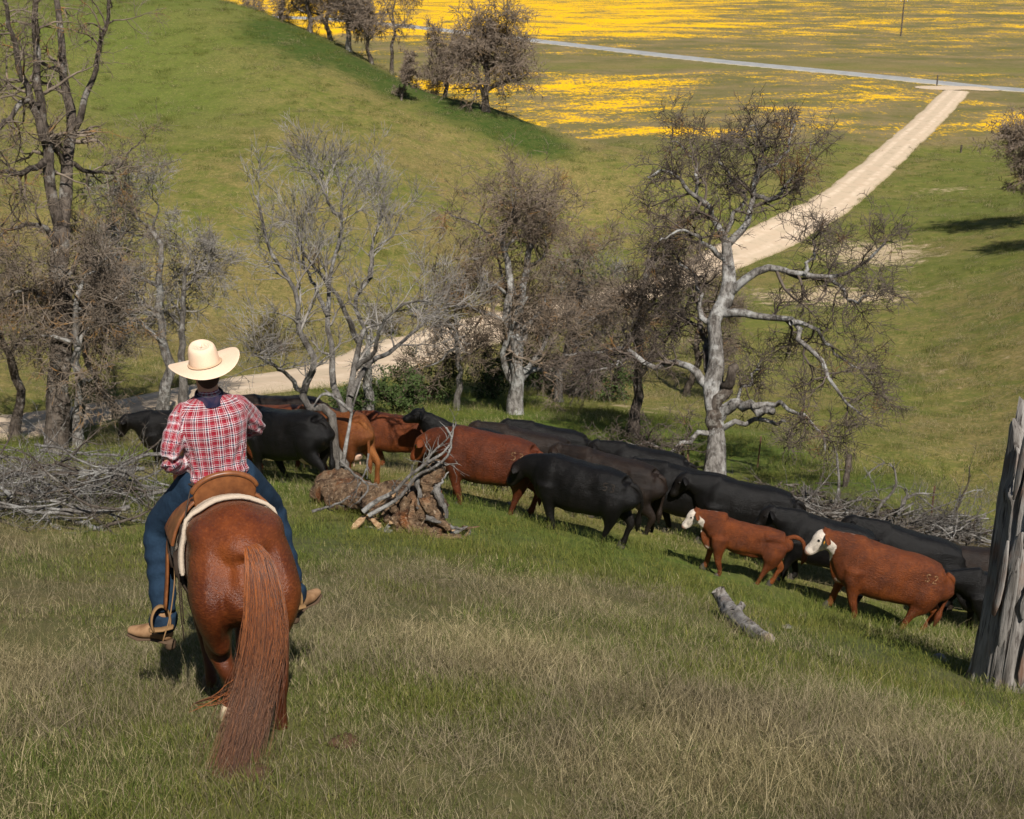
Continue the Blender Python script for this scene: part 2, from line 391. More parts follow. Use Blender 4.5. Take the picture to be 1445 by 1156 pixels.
def grow(P, Rr, m, length, ang, K, wig, rg, t0=0.15, t1=1.0, up=0.0, rk=0.6, tip=0.25, rmin=0.004, end=True):
    """children for every branch of a generation"""
    N, K0, _ = P.shape
    t = rg.uniform(t0, t1, (N, m)); 
    if end: t[:, 0] = 0.985
    f = t * (K0 - 1); i = np.minimum(f.astype(int), K0 - 2); w = (f - i)[..., None]; r_ = np.arange(N)[:, None]
    p0 = P[r_, i] * (1 - w) + P[r_, i + 1] * w; T = unit(P[r_, i + 1] - P[r_, i]); r0 = Rr[r_, i] * (1 - w[..., 0]) + Rr[r_, i + 1] * w[..., 0]
    q = rg.normal(size=(N, m, 3)); q = unit(q - (q * T).sum(-1, keepdims=True) * T)
    a = np.radians(rg.uniform(ang[0], ang[1], (N, m, 1)))
    if end: a[:, 0] *= 0.35
    d = unit(np.cos(a) * T + np.sin(a) * q + np.array([0, 0, up]))
    L = rg.uniform(length[0], length[1], (N, m)) * (1.1 - 0.45 * t)
    p0, d, L, r0 = p0.reshape(-1, 3), d.reshape(-1, 3), L.ravel(), r0.ravel()
    M = len(L); out = np.empty((M, K, 3)); out[:, 0] = p0; cur = d
    for k in range(1, K):
        cur = unit(cur + rg.normal(size=(M, 3)) * wig + np.array([0, 0, up * 0.35]))
        out[:, k] = out[:, k - 1] + cur * (L / (K - 1))[:, None]
    rs = np.maximum(r0 * rk, rmin)[:, None] * np.linspace(1, tip, K)
    return out, np.maximum(rs, rmin * 0.6)
def bark_mat(name, lo, hi, lichen, lich_amt, sc=9, moss=None):
    b = NT(name, 0.95, 0.1); p = b.objco()
    w = b.noise(b.scale(p, (1, 1, 0.35)), sc, 6, 0.7); w2 = b.noise(p, 2.3, 5, 0.7); w3 = b.noise(b.scale(p, (1, 1, 0.2)), sc * 3.5, 4, 0.7)
    c = b.mix(b.ramp(w, .35, .65), lo, hi)
    c = b.mix(b.math('MULTIPLY', b.ramp(w2, .62 - .35 * lich_amt, .72 - .25 * lich_amt), .85), c, lichen)
    c = b.mix(b.ramp(w3, .55, .75), c, tuple(k * .35 for k in lo))
    if moss: c = b.mix(b.ramp(b.noise(p, 1.1, 3, .6), .56, .7), c, moss)
    b.color(c); b.bump(b.math('ADD', w, w3), 0.9, 0.05); return b.m
B_PALE = bark_mat('pale_oak_bark', (.070, .060, .052), (.245, .226, .205), (.37, .36, .34), 0.42)
B_DARK = bark_mat('dark_oak_bark', (.045, .035, .028), (.13, .105, .085), (.27, .25, .22), 0.25)
B_GREY = bark_mat('grey_branch', (.070, .060, .052), (.175, .158, .14), (.28, .265, .245), 0.3)
def twig_mat(name, a, b_, c_, amt):
    t = NT(name, 0.95, 0.1); p = t.objco()
    c = t.mix(t.ramp(t.noise(p, 1.7, 3, .6), .35, .65), a, b_)
    c = t.mix(t.ramp(t.noise(p, 0.9, 4, .7), .66 - .3 * amt, .78 - .3 * amt), c, c_); t.color(c); return t.m
T_MAIN = twig_mat('dark_crooked_twigs', (.055, .042, .034), (.125, .100, .082), (.15, .08, .03), 0.3)
T_BROWN = twig_mat('brown_twigs', (.105, .078, .056), (.205, .160, .122), (.23, .125, .045), 0.35)
T_GREY = twig_mat('grey_twigs', (.13, .113, .098), (.26, .238, .212), (.19, .12, .055), 0.15)
T_RUST = twig_mat('rusty_twigs', (.100, .078, .058), (.195, .155, .120), (.25, .135, .045), 0.42)
T_HILL = twig_mat('hill_oak_twigs', (.125, .094, .070), (.230, .178, .135), (.23, .145, .07), 0.3)

def put_tubes(name, sets, mat, parent, loc):
    Vs, Fs, o = [], [], 0
    for P, Rr, sd in sets:
        if len(P) == 0: continue
        v, f = tubes(P, Rr, sd); Vs.append(v - loc); Fs.append(f + o); o += len(v)
    return obj(name, mesh(name, np.vstack(Vs), np.vstack(Fs), mat), parent)
def taper(k, r0, r1, p=1.0): return r0 + (r1 - r0) * np.linspace(0, 1, k) ** p
def wobble(P, amp, rg):
    n = rg.normal(size=P.shape) * amp; n[0] = 0; n = (n + np.roll(n, 1, 0)) / 2; n[0] = 0; return P + n
def stem_mesh(name, C, r, mat, parent, loc, sides=14, rough=0.12, seed=0, flare=0.0):
    """one trunk or heavy limb with an uneven, ridged outline"""
    P = np.asarray(C)[None]; rr = np.asarray(r)[None].copy()
    v, f = tubes(P, rr, sides); v = v.reshape(-1, sides, 3); K = len(C); a = np.linspace(0, 2 * math.pi, sides, endpoint=False)
    s = np.linspace(0, 1, K)
    off = 1 + rough * (vnoise(np.cos(a)[None] * 1.6 + 5 + s[:, None] * 0 , np.sin(a)[None] * 1.6 + s[:, None] * 9, seed) + 0.6 * vnoise(np.cos(a)[None] * 4 + s[:, None] * 3, np.sin(a)[None] * 4 + s[:, None] * 22, seed + 3))
    if flare: off = off + flare * (np.exp(-s / 0.06)[:, None]) * (0.7 + 0.6 * np.sin(a * 4 + seed)[None])
    c = np.asarray(C)[:, None]; v = c + (v - c) * off[..., None]; v = v.reshape(-1, 3)
    tip = len(v); v = np.vstack([v, C[-1] + (C[-1] - C[-2]) * 0.15 * 0 + unit(C[-1] - C[-2]) * r[-1] * 0.3])
    last = np.arange((K - 1) * sides, K * sides)
    return obj(name, mesh(name, v - loc, [f, np.stack([last, np.roll(last, -1), np.full(sides, tip)], 1)], mat), parent)
def densify(sets, rg, lens, ms, angs, wig, up, Ks, rks, sides, rmin, t0=0.2):
    out = []; P, Rr = sets
    for L, m, a, K, rk, sd in zip(lens, ms, angs, Ks, rks, sides):
        P, Rr = grow(P, Rr, m, L, a, K, wig, rg, t0=t0, up=up, rk=rk, rmin=rmin); out.append((P, Rr, sd)); t0 = 0.12
    return out

def oak(name, base, h, spread, seed, trunk_mat, twig, label, cat='tree', group=None, r0=None, fork=0.3, lean=(0, 0), dens=1.0, droop=0.0, limbs=7, rmin=0.0085, stems=1, lv=4):
    rg = np.random.default_rng(seed); base = np.asarray(base)
    t = empty(name, base); r0 = r0 or h * 0.028
    tr = []; 
    for s in range(stems):
        K = 14; a = rg.uniform(0, 6.28); sp = 0.0 if stems == 1 else 0.22
        ln = np.array(lean) + np.array([math.cos(a), math.sin(a)]) * sp
        z = np.linspace(0, 1, K); C = np.stack([ln[0] * h * z ** 1.3, ln[1] * h * z ** 1.3, z * h * 0.72], 1)
        C[:, :2] += np.cumsum(rg.normal(size=(K, 2)), 0) * h * 0.011 * np.minimum(z * 5, 1)[:, None]
        C[0, 2] = -0.25; tr.append((base + C, taper(K, r0, r0 * 0.32, 0.8)))
    trP = np.stack([a for a, _ in tr]); trR = np.stack([b for _, b in tr])
    for s in range(stems): stem_mesh('trunk', trP[s], trR[s], trunk_mat, t, base, 12, 0.14, seed + s, 0.35)
    L1 = grow(trP, trR, max(3, limbs // stems), (spread * 0.75, spread * 1.25), (38, 80), 9, 0.26, rg, t0=fork, up=0.10, rk=0.62, tip=0.3, rmin=0.02)
    for q in range(len(L1[0])): put_tubes('limb', [(L1[0][q:q + 1], L1[1][q:q + 1], 6)], trunk_mat, t, base)
    P0 = (np.concatenate([L1[0]]), L1[1]); u = spread
    sets = densify(P0, rg, [(u * .35, u * .75), (u * .18, u * .42), (u * .08, u * .2)][:lv - 1], [int(round(9 * dens)), int(round(8 * dens)), 7][:lv - 1], [(30, 85)] * 3, 0.30, 0.02 - droop, (6, 4, 2), (.6, .62, .65), (4, 3, 3), rmin)
    put_tubes('crown', sets, twig, t, base)
    tag(t, label, cat, group); return t

# ---- the tall pale oak behind the cattle, limbs traced
def crop6(L, d0, d1):
    return np.array([pt(820 + a * .4933, 130 + b * .4933, d0 + (d1 - d0) * i / (len(L) - 1)) for i, (a, b) in enumerate(L)])
mb = at(1006, 688); MD = (mb[1] + 0) * CT - mb[2] * ST
main = empty('oak_tree', mb); tag(main, 'tall bare oak with pale grey trunk and spreading limbs behind the black cattle', 'tree')
rg = np.random.default_rng(11)
trunkC = resample(np.vstack([mb + [0, 0, -0.3], crop6([(381,1090),(386,1010),(382,930),(372,850),(385,780),(384,700),(382,650),(410,600),(423,540),(415,430)], MD, MD)]), 40)
stem_mesh('trunk', trunkC, taper(40, .25, .125, 0.9) * (1 + 0.12 * np.sin(np.linspace(0, 17, 40))), B_PALE, main, mb, 20, 0.17, 5, 0.45)
LIMBS = [
 ([(415,430),(395,390),(375,345),(345,300),(290,250),(235,225),(190,240)], 0, -1.2, .07, .02),
 ([(415,440),(450,400),(485,335),(500,250),(545,205),(590,150),(600,90)], 0, 1.0, .08, .02),
 ([(500,260),(520,180),(500,120),(480,90)], .5, -.8, .04, .012),
 ([(425,575),(470,535),(540,522),(640,520),(715,528),(770,512),(830,460),(870,430)], 0, -1.6, .085, .02),
 ([(640,520),(665,480),(660,440),(690,400)], -.8, -.2, .035, .012),
 ([(715,528),(740,570),(790,590),(840,580)], -1.0, -1.9, .04, .012),
 ([(405,632),(470,632),(540,642),(600,660),(640,720),(680,785),(720,840),(760,895),(800,930)], 0, -2.2, .085, .018),
 ([(600,660),(650,665),(690,705),(725,745),(790,790),(830,850)], -1.1, -.2, .045, .012),
 ([(372,850),(320,792),(270,775),(200,782),(150,757),(100,735),(20,742),(-60,760)], 0, 1.4, .085, .016),
 ([(150,757),(95,775),(60,800),(20,822)], .9, .2, .04, .012),
 ([(382,660),(345,635),(343,575),(325,540),(300,500),(260,480)], 0, 1.2, .06, .014),
 ([(420,480),(360,440),(330,410),(280,400),(220,420)], 0, -1.4, .06, .012),
 ([(385,975),(330,992),(280,1005),(235,1040),(180,1010),(140,1000)], 0, -1.4, .055, .014),
 ([(395,930),(440,890),(500,903),(545,912)], 0, -.9, .125, .075),
 ([(400,965),(470,942),(550,942),(590,958)], 0, -.6, .06, .03),
 ([(490,900),(545,890),(600,900),(655,938),(690,990),(705,1030)], -.7, -1.8, .055, .015),
 ([(430,890),(470,860),(490,810),(520,770)], -.4, .6, .05, .014),
 ([(385,960),(393,880),(418,822),(446,788)], 0, -.5, .145, .085),
 ([(365,800),(355,720),(345,680),(290,660),(250,700)], .2, 1.8, .075, .02),
 ([(410,420),(440,350),(470,300),(430,250),(400,200),(380,150)], .2, 1.6, .055, .014),
 ([(500,300),(560,290),(610,240),(650,200),(660,150)], .4, -.6, .045, .012),
 ([(360,330),(330,260),(320,190),(280,150),(250,120)], -.3, .8, .045, .012),
]
LP, LR = [], []
for L, a, b, r0, r1 in LIMBS:
    C = wobble(resample(crop6(L, MD + a, MD + b), 16), 0.075, rg); rr = taper(16, r0 * 1.3, r1 * 1.15, .8)
    LP.append(C); LR.append(rr)
    stem_mesh('limb', C, rr, B_DARK if (r0 == .145 or r0 == .075) else B_PALE, main, mb, 9, 0.15, len(LP))
thin = [i for i, L in enumerate(LIMBS) if L[3] < .12 and i != 14]
sets = densify((np.stack([LP[i] for i in thin]), np.stack([LR[i] for i in thin])), rg, [(.6, 1.6), (.35, .9), (.16, .42)], [11, 9, 7], [(30, 85)] * 3, 0.34, 0.0, (7, 5, 3), (.6, .6, .65), (5, 4, 3), 0.0075)
put_tubes('crown', sets, T_MAIN, main, mb)

# ---- thin many-stemmed oak in front of the track
def crop8(L, d0, d1):
    return np.array([pt(340 + a * .3805, 180 + b * .3805, d0 + (d1 - d0) * i / (len(L) - 1)) for i, (a, b) in enumerate(L)])
nb = at(474, 684); ND = nb[1] * CT - nb[2] * ST
nt_ = empty('young_oak_tree', nb); tag(nt_, 'slender grey oak with several crooked stems beside the rotten stump', 'tree')
rg = np.random.default_rng(21)
ST_ = [
 ([(348,1330),(345,1200),(342,1100),(330,1060),(290,1042),(250,1040),(228,980),(262,900),(266,840),(222,775),(212,700),(210,620),(160,540),(110,460),(90,380),(60,250)], 0, -1.2, 0.105, .018),
 ([(372,1330),(376,1180),(382,1060),(348,960),(340,850),(325,700),(332,560),(358,440),(375,340),(380,250),(400,180),(430,150)], 0, .8, .085, .015),
 ([(385,1330),(392,1150),(400,1000),(420,900),(440,800),(462,745),(425,680),(430,620),(480,560),(500,450),(560,400),(600,320)], 0, 1.6, .085, .014),
 ([(405,1000),(470,890),(560,830),(640,760),(700,700),(760,665),(850,665)], .2, 3.0, .06, .014),
 ([(440,800),(400,720),(345,610),(270,520),(225,450),(200,350)], .8, -.6, .06, .012),
 ([(375,340),(322,280),(300,180),(290,150)], .5, -.2, .04, .01),
 ([(228,980),(160,910),(100,870),(50,840)], -.4, -1.6, .05, .012),
 ([(480,560),(485,430),(520,330),(510,260)], 1.0, 2.2, .04, .01),
 ([(420,900),(500,830),(520,740),(600,660),(690,640)], .5, -1.0, .05, .012),
 ([(325,700),(280,600),(240,520),(215,400),(205,330)], .3, 1.5, .045, .012),
]
LP, LR = [], []
for i, (L, a, b, r0, r1) in enumerate(ST_):
    C = wobble(resample(crop8(L, ND + a, ND + b), 24), 0.02, rg); rr = taper(24, r0, r1, .75); LP.append(C); LR.append(rr)
    stem_mesh('trunk' if i < 3 else 'limb', C, rr, B_GREY, nt_, nb, 9, 0.13, 40 + i)
sets = densify((np.stack(LP), np.stack(LR)), rg, [(.6, 1.5), (.3, .75), (.12, .32)], [12, 8, 5], [(22, 60)] * 3, 0.2, 0.12, (7, 5, 3), (.55, .6, .65), (5, 4, 3), 0.0055, t0=.38)
put_tubes('crown', sets, T_GREY, nt_, nb)
DEAD = [[(440,500),(452,420),(468,330),(482,250),(505,130),(548,-5)], [(498,172),(430,120),(330,40)], [(410,80),(320,70),(270,130)]]
for L in DEAD:
    C = resample(np.array([pt(380 + a * .2353, 540 + b * .2353, ND - .5) for a, b in L]), 12)
    stem_mesh('broken_branch', C, taper(12, .04, .012), B_PALE, nt_, nb, 7, .1, 3)

# ---- dark oak at the picture's edge, running out of the top
def crop7(L, d0, d1):
    return np.array([pt(a * .5705, b * .5705, d0 + (d1 - d0) * i / (len(L) - 1)) for i, (a, b) in enumerate(L)])
lb = at(78, 640); LD = lb[1] * CT - lb[2] * ST
lt = empty('oak_tree', lb); tag(lt, 'tall dark oak rising out of the picture beyond the brush pile', 'tree')
rg = np.random.default_rng(31)
LL = [
 ([(138,1135),(142,1050),(150,900),(152,760),(150,640),(150,560)], 0, 0, .30, .2),
 ([(150,570),(128,480),(110,350),(95,200),(85,0),(80,-120)], 0, -1.5, .15, .05),
 ([(152,570),(166,480),(175,330),(155,150),(135,0),(120,-130)], 0, 1.2, .17, .05),
 ([(175,335),(225,210),(258,90),(270,0),(280,-90)], .5, -.6, .09, .03),
 ([(108,345),(62,205),(30,85),(10,0),(-20,-90)], -.8, -2.6, .10, .03),
 ([(110,400),(50,430),(-10,420),(-80,400)], -.5, -2.8, .09, .02),
 ([(100,260),(52,250),(0,320),(-60,360)], -.8, -2.6, .08, .03),
 ([(152,620),(100,560),(40,560),(-30,600)], 0, -2.2, .09, .02),
 ([(150,700),(200,640),(260,620),(330,560)], 0, 1.8, .08, .02),
 ([(150,800),(110,740),(60,720),(0,740)], 0, -2.4, .08, .02),
 ([(150,780),(200,760),(260,800),(320,780)], 0, -1.6, .07, .02),
 ([(148,880),(190,830),(230,850),(270,900)], 0, 1.6, .06, .02),
 ([(170,400),(230,430),(290,420),(340,350)], .3, 2.0, .06, .015),
]
LP, LR = [], []
for i, (L, a, b, r0, r1) in enumerate(LL):
    C = wobble(resample(crop7(L, LD + a, LD + b), 18), 0.04, rg); rr = taper(18, r0, r1, .9); LP.append(C); LR.append(rr)
    stem_mesh('trunk' if i == 0 else 'limb', C, rr, B_DARK, lt, lb, 12 if i == 0 else 9, .14, 60 + i, .3 if i == 0 else 0)
sets = densify((np.stack(LP[1:]), np.stack(LR[1:])), rg, [(.8, 2.0), (.4, 1.0), (.16, .45)], [12, 8, 6], [(30, 85)] * 3, 0.3, -0.02, (7, 5, 3), (.5, .6, .65), (5, 4, 3), 0.006)
put_tubes('crown', sets, T_RUST, lt, lb)

# ---- the other oaks
G1, G2, G3 = 'bare oaks along the creek', 'bare oaks on the hill crest', 'bare oaks on the valley edge'
def ground_d(px, py): return at(px, py)
oak('oak_tree', at(112, 634), 5.6, 1.9, 101, B_PALE, T_RUST, 'small oak with pale leaning trunk right beside the dark tall oak', group=G1, r0=.17, lean=(.05, 0), fork=.35, dens=.95)
oak('oak_tree', at(229, 600), 7.6, 2.3, 102, B_PALE, T_GREY, 'pale straight-trunked oak rising behind the rider\'s left shoulder', group=G1, r0=.19, lean=(-.03, 0), fork=.4, dens=.95)
oak('oak_tree', at(168, 588), 6.4, 2.2, 103, B_GREY, T_RUST, 'leaning oak with rusty twigs between two pale trunks at the track', group=G1, r0=.13, lean=(-.18, 0), fork=.35, dens=.95)
oak('oak_tree', at(258, 578), 6.0, 2.0, 104, B_GREY, T_GREY, 'oak with mottled trunk directly behind the straw hat', group=G1, r0=.16, lean=(.04, 0), fork=.4, dens=.95)
oak('oak_tree', at(20, 618), 6.0, 2.4, 105, B_DARK, T_RUST, 'low twiggy oak at the left picture edge beyond the brush', group=G1, r0=.16, dens=.95)
oak('oak_tree', at(727, 586), 7.6, 2.7, 116, B_PALE, T_BROWN, 'broad oak with forked pale trunk in the middle of the creek grove', group=G1, r0=.24, fork=.14, limbs=18, stems=2, dens=.95)
oak('oak_tree', at(645, 580), 4.8, 1.9, 107, B_GREY, T_BROWN, 'short bushy oak with one thin trunk left of the forked oak', group=G1, r0=.12, fork=.4, limbs=8, dens=.95)
oak('oak_tree', at(789, 566), 6.3, 2.4, 108, B_GREY, T_BROWN, 'upright oak just right of the forked pale oak', group=G1, r0=.15, fork=.35, dens=.95)
oak('oak_tree', at(812, 558), 5.6, 2.3, 109, B_PALE, T_GREY, 'small pale oak farthest back in the creek grove', group=G1, r0=.17, fork=.35, dens=.95)
oak('oak_tree', at(893, 616), 7.0, 2.3, 110, B_DARK, T_BROWN, 'dark leaning oak close behind the tall pale oak', group=G1, r0=.17, lean=(.06, .0), fork=.3, limbs=9, dens=.95)
oak('oak_tree', at(520, 592), 3.6, 1.2, 111, B_PALE, T_GREY, 'stunted oak with thick scarred trunk behind the slender grey oak', group=G1, r0=.2, fork=.5, limbs=5, lv=3, dens=.95)
oak('oak_tree', at(968, 560), 6.2, 2.1, 112, B_DARK, T_BROWN, 'dark twiggy oak half hidden behind the tall pale trunk', group=G1, r0=.15, limbs=8, fork=.25, dens=.95)
hb = lambda px, d: atd(px, d)
oak('oak_tree', hb(686, 112), 7.8, 4.4, 201, B_DARK, T_HILL, 'round dense bare oak on the hill crest above the slope', group=G2, r0=.32, fork=.12, limbs=14, dens=1.05, droop=.05, rmin=.022)
oak('oak_tree', hb(492, 122), 7.6, 3.2, 202, B_PALE, T_HILL, 'oak with pale trunk at the top of the hill crest', group=G2, r0=.26, fork=.2, limbs=10, dens=1.02, droop=.03, rmin=.02)
oak('oak_tree', hb(437, 124), 6.6, 3.1, 203, B_DARK, T_HILL, 'low spreading oak leaning left at the top of the hill', group=G2, r0=.24, fork=.15, limbs=9, dens=.98, lean=(-.1, 0), rmin=.02)
oak('oak_tree', hb(552, 126), 8.6, 2.8, 204, B_DARK, T_HILL, 'thin open oak with long curved limbs between two dense crest oaks', group=G2, r0=.2, fork=.3, limbs=6, lean=(.04, 0), dens=.8, rmin=.018)
oak('oak_tree', at(566, 143), 3.6, 1.25, 205, B_DARK, T_HILL, 'small narrow oak alone on the slope below the crest', group=G2, r0=.1, fork=.08, limbs=9, dens=.98, rmin=.018)
oak('oak_tree', hb(350, 150), 4.5, 2.4, 206, B_DARK, T_HILL, 'oak whose top just shows over the hill brow', group=G2, r0=.2, limbs=8, rmin=.02)
oak('oak_tree', hb(1468, 92), 7.6, 3.3, 301, B_DARK, T_HILL, 'dense brown oak cut by the right picture edge in the valley', group=G3, r0=.3, fork=.12, limbs=13, dens=1.02, droop=.05, rmin=.02)
oak('oak_tree', hb(1540, 78), 8.0, 3.2, 302, B_DARK, T_HILL, 'bare oak just outside the frame casting a long shadow', group=G3, r0=.3, fork=.15, limbs=11, dens=1.0, rmin=.02)

oak('oak_tree', hb(398, 132), 6.0, 3.2, 207, B_DARK, T_HILL, 'grey-brown oak at the upper left end of the crest row', group=G2, r0=.22, fork=.12, limbs=10, dens=.98, rmin=.02)
oak('oak_tree', hb(466, 128), 7.4, 3.4, 208, B_GREY, T_HILL, 'dense twiggy oak between the two top crest oaks', group=G2, r0=.24, fork=.12, limbs=12, dens=1.0, droop=.05, rmin=.022)
oak('oak_tree', hb(524, 122), 6.0, 2.7, 209, B_DARK, T_HILL, 'low brown oak right of the pale-trunked crest oak', group=G2, r0=.2, fork=.1, limbs=10, dens=.98, droop=.04, rmin=.02)
oak('oak_tree', hb(628, 120), 5.6, 2.9, 210, B_DARK, T_HILL, 'low oak merging with the round crest oak on its left', group=G2, r0=.2, fork=.12, limbs=10, dens=.98, droop=.04, rmin=.02)

# ------------------------------------------------------------------ bodies: lofts fused into one skin
def loft(path, rx, rz, sides=18, up=(0, 0, 1), sq=1.0):
    P = np.asarray(path, float); K = len(P); rx = np.asarray(rx, float); rz = np.asarray(rz, float)
    T = np.empty_like(P); T[1:-1] = P[2:] - P[:-2]; T[0] = P[1] - P[0]; T[-1] = P[-1] - P[-2]; T = unit(T)
    up = np.broadcast_to(np.asarray(up, float), P.shape)
    S = np.cross(T, up); bad = np.linalg.norm(S, axis=1) < .2; S[bad] = np.cross(T[bad], np.array([0, 1.0, 0])); S = unit(S); Wv = np.cross(S, T)
    a = np.linspace(0, 2 * math.pi, sides, endpoint=False); ca, sa = np.cos(a), np.sin(a)
    ca = np.sign(ca) * np.abs(ca) ** sq; sa = np.sign(sa) * np.abs(sa) ** sq
    # rounded ends
    PP = [P[0] - T[0] * min(rx[0], rz[0]) * .5] ; V = []
    ringsC = [P[0] - T[0] * min(rx[0], rz[0]) * .4] + list(P) + [P[-1] + T[-1] * min(rx[-1], rz[-1]) * .4]
    RX = [rx[0] * .7] + list(rx) + [rx[-1] * .7]; RZ = [rz[0] * .7] + list(rz) + [rz[-1] * .7]; SS = [S[0]] + list(S) + [S[-1]]; WW = [Wv[0]] + list(Wv) + [Wv[-1]]
    for c, x, z, s, w in zip(ringsC, RX, RZ, SS, WW): V.append(c + x * ca[:, None] * s + z * sa[:, None] * w)
    V = np.vstack(V); K += 2
    ix = np.arange(K * sides).reshape(K, sides); nx = np.roll(ix, -1, 1)
    Q = np.stack([ix[:-1], nx[:-1], nx[1:], ix[1:]], -1).reshape(-1, 4)
    V = np.vstack([V, ringsC[0] - T[0] * min(rx[0], rz[0]) * .15, ringsC[-1] + T[-1] * min(rx[-1], rz[-1]) * .15])
    a0, a1 = K * sides, K * sides + 1
    F3 = np.vstack([np.stack([nx[0], ix[0], np.full(sides, a0)], 1), np.stack([ix[-1], nx[-1], np.full(sides, a1)], 1)])
    return V, Q, F3
def sl(pts, rx, rz=None, k=5, **kw):
    """smooth loft through a few control points"""
    P = np.asarray(pts, float); n = (len(P) - 1) * k + 1; s = np.linspace(0, len(P) - 1, n)
    rx = np.asarray(rx, float); rz = rx if rz is None else np.asarray(rz, float)
    H = hermite(np.column_stack([P, rx, rz]), n); return loft(H[:, :3], np.maximum(H[:, 3], .004), np.maximum(H[:, 4], .004), **kw)
def ell(c, r, rot=None, n=14):
    t = np.linspace(-math.pi / 2, math.pi / 2, n)[1:-1]; pts = np.stack([0 * t, np.sin(t), 0 * t], 1); ra = np.cos(t)
    V, Q, T3 = loft(pts, ra, ra, 16); V = V * np.asarray(r, float)
    if rot is not None: V = V @ np.array(Matrix.Rotation(rot[0], 3, rot[1])).T
    return V + np.asarray(c, float), Q, T3
def fuse(name, parts, voxel, smooth=6, mat=None, sm_fac=0.5):
    Vs, F4, F3, o = [], [], [], 0
    for V, Q, T3 in parts: Vs.append(V); F4.append(Q + o); F3.append(T3 + o); o += len(V)
    me = mesh(name, np.vstack(Vs), [np.vstack(F4), np.vstack(F3)])
    ob = bpy.data.objects.new('tmp', me); col.objects.link(ob)
    m = ob.modifiers.new('r', 'REMESH'); m.mode = 'VOXEL'; m.voxel_size = voxel
    s = ob.modifiers.new('s', 'SMOOTH'); s.factor = sm_fac; s.iterations = smooth
    dg = bpy.context.evaluated_depsgraph_get(); dg.update()
    new = bpy.data.meshes.new_from_object(ob.evaluated_get(dg)); new.name = name
    bpy.data.objects.remove(ob); bpy.data.meshes.remove(me)
    new.materials.clear()
    if mat: new.materials.append(mat)
    new.polygons.foreach_set('use_smooth', np.ones(len(new.polygons), bool)); return new
def verts(me):
    v = np.empty(len(me.vertices) * 3, np.float32); me.vertices.foreach_get('co', v); return v.reshape(-1, 3).astype(float)
def normals(me):
    v = np.empty(len(me.vertices) * 3, np.float32); me.vertices.foreach_get('normal', v); return v.reshape(-1, 3).astype(float)
def set_verts(me, V): me.vertices.foreach_set('co', V.astype(np.float32).ravel()); me.update()
def set_attr(me, name, v):
    v = np.asarray(v, np.float32)
    if v.ndim == 1: me.attributes.new(name, 'FLOAT', 'POINT').data.foreach_set('value', v)
    else: me.attributes.new(name, 'FLOAT_VECTOR', 'POINT').data.foreach_set('vector', v.ravel())
def raw(name, part, mat):
    V, Q, T3 = part; return mesh(name, V, [Q, T3], mat)
def mir(part): V, Q, T3 = part; return V * np.array([-1, 1, 1]), Q[:, ::-1], T3[:, ::-1]
def n3(V, f, seed):
    """cheap 3-d noise from three planes"""
    return (vnoise(V[:, 0] * f + 3, V[:, 1] * f, seed) + vnoise(V[:, 1] * f, V[:, 2] * f + 7, seed + 1) + vnoise(V[:, 2] * f, V[:, 0] * f - 5, seed + 2)) / 2

def coat(name, base, dark, light, rough=.5, face=None, sheen=0, legs=None, spec=.2, bmp=.85):
    m = NT(name, rough, spec); p = m.objco()
    w = m.noise(p, 3.0, 4, .6); f = m.noise(m.scale(p, (18, 6, 30)), 3.0, 4, .7); g = m.noise(p, 1.3, 2, .5)
    c = m.mix(m.ramp(w, .3, .72), dark, base); c = m.mix(m.ramp(g, .45, .75), c, light); c = m.mix(m.math('MULTIPLY', m.ramp(m.noise(m.scale(p, (5, 5, 1.6)), 2.2, 4, .7), .42, .66), .55), c, dark); c = m.mix(m.math('MULTIPLY', m.ramp(f, .45, .8), .4), c, tuple(min(1, k * 1.7) for k in light))
    c = m.mix(m.math('MULTIPLY', m.ramp(m.noise(p, 4.5, 5, .75), .66, .76), .25), c, (.09, .05, .022))
    if legs is not None: c = m.mix(m.attr('low'), c, legs)
    if face is not None:
        fm = m.math('ADD', m.attr('face'), m.math('MULTIPLY', m.math('SUBTRACT', m.noise(p, 9, 3, .6), .5), .7))
        fc = m.mix(m.ramp(m.noise(p, 14, 4, .7), .45, .75), face, tuple(k * .45 for k in face)); fc = m.mix(m.ramp(m.attr('nose'), .3, .7), fc, (.42, .24, .18)); c = m.mix(m.ramp(fm, .42, .62), c, fc)
    m.color(c); m.bump(m.math('ADD', m.math('ADD', f, m.math('MULTIPLY', w, .6)), m.math('MULTIPLY', m.noise(m.scale(p, (1, .5, .7)), 70, 3, .7), .7)), bmp, .02)
    return m.m
COAT = dict(
 black=coat('black_coat', (.0065, .0056, .0053), (.004, .0038, .0038), (.009, .0068, .0054), .42, spec=.15, bmp=.6),
 brownblack=coat('brown_black_coat', (.019, .012, .0085), (.009, .0065, .0055), (.028, .016, .010), .45, spec=.16, bmp=.6),
 red=coat('red_coat', (.125, .030, .007), (.056, .013, .004), (.185, .052, .011), .48),
 darkred=coat('dark_red_coat', (.095, .021, .006), (.042, .010, .004), (.145, .036, .009), .48),
 amber=coat('amber_coat', (.165, .052, .012), (.095, .027, .008), (.23, .085, .022), .48),
 redface=coat('red_coat_white_face', (.130, .031, .006), (.055, .013, .004), (.195, .054, .010), .48, face=(.62, .53, .44)),
)
hoof_m = NT('hoof_horn', .6, .3).color((.05, .042, .034)).m
pink_m = NT('udder_skin', .6, .3).color((.50, .33, .24)).m
eye_m = NT('dark_eye', .1, .6).color((.008, .006, .005)).m
brand_m = NT('scarred_brand', .9, .05); brand_m.color(brand_m.mix(brand_m.ramp(brand_m.noise(brand_m.objco(), 45, 3, .7), .42, .58), (.07, .03, .012), (.30, .19, .10))); brand_m = brand_m.m
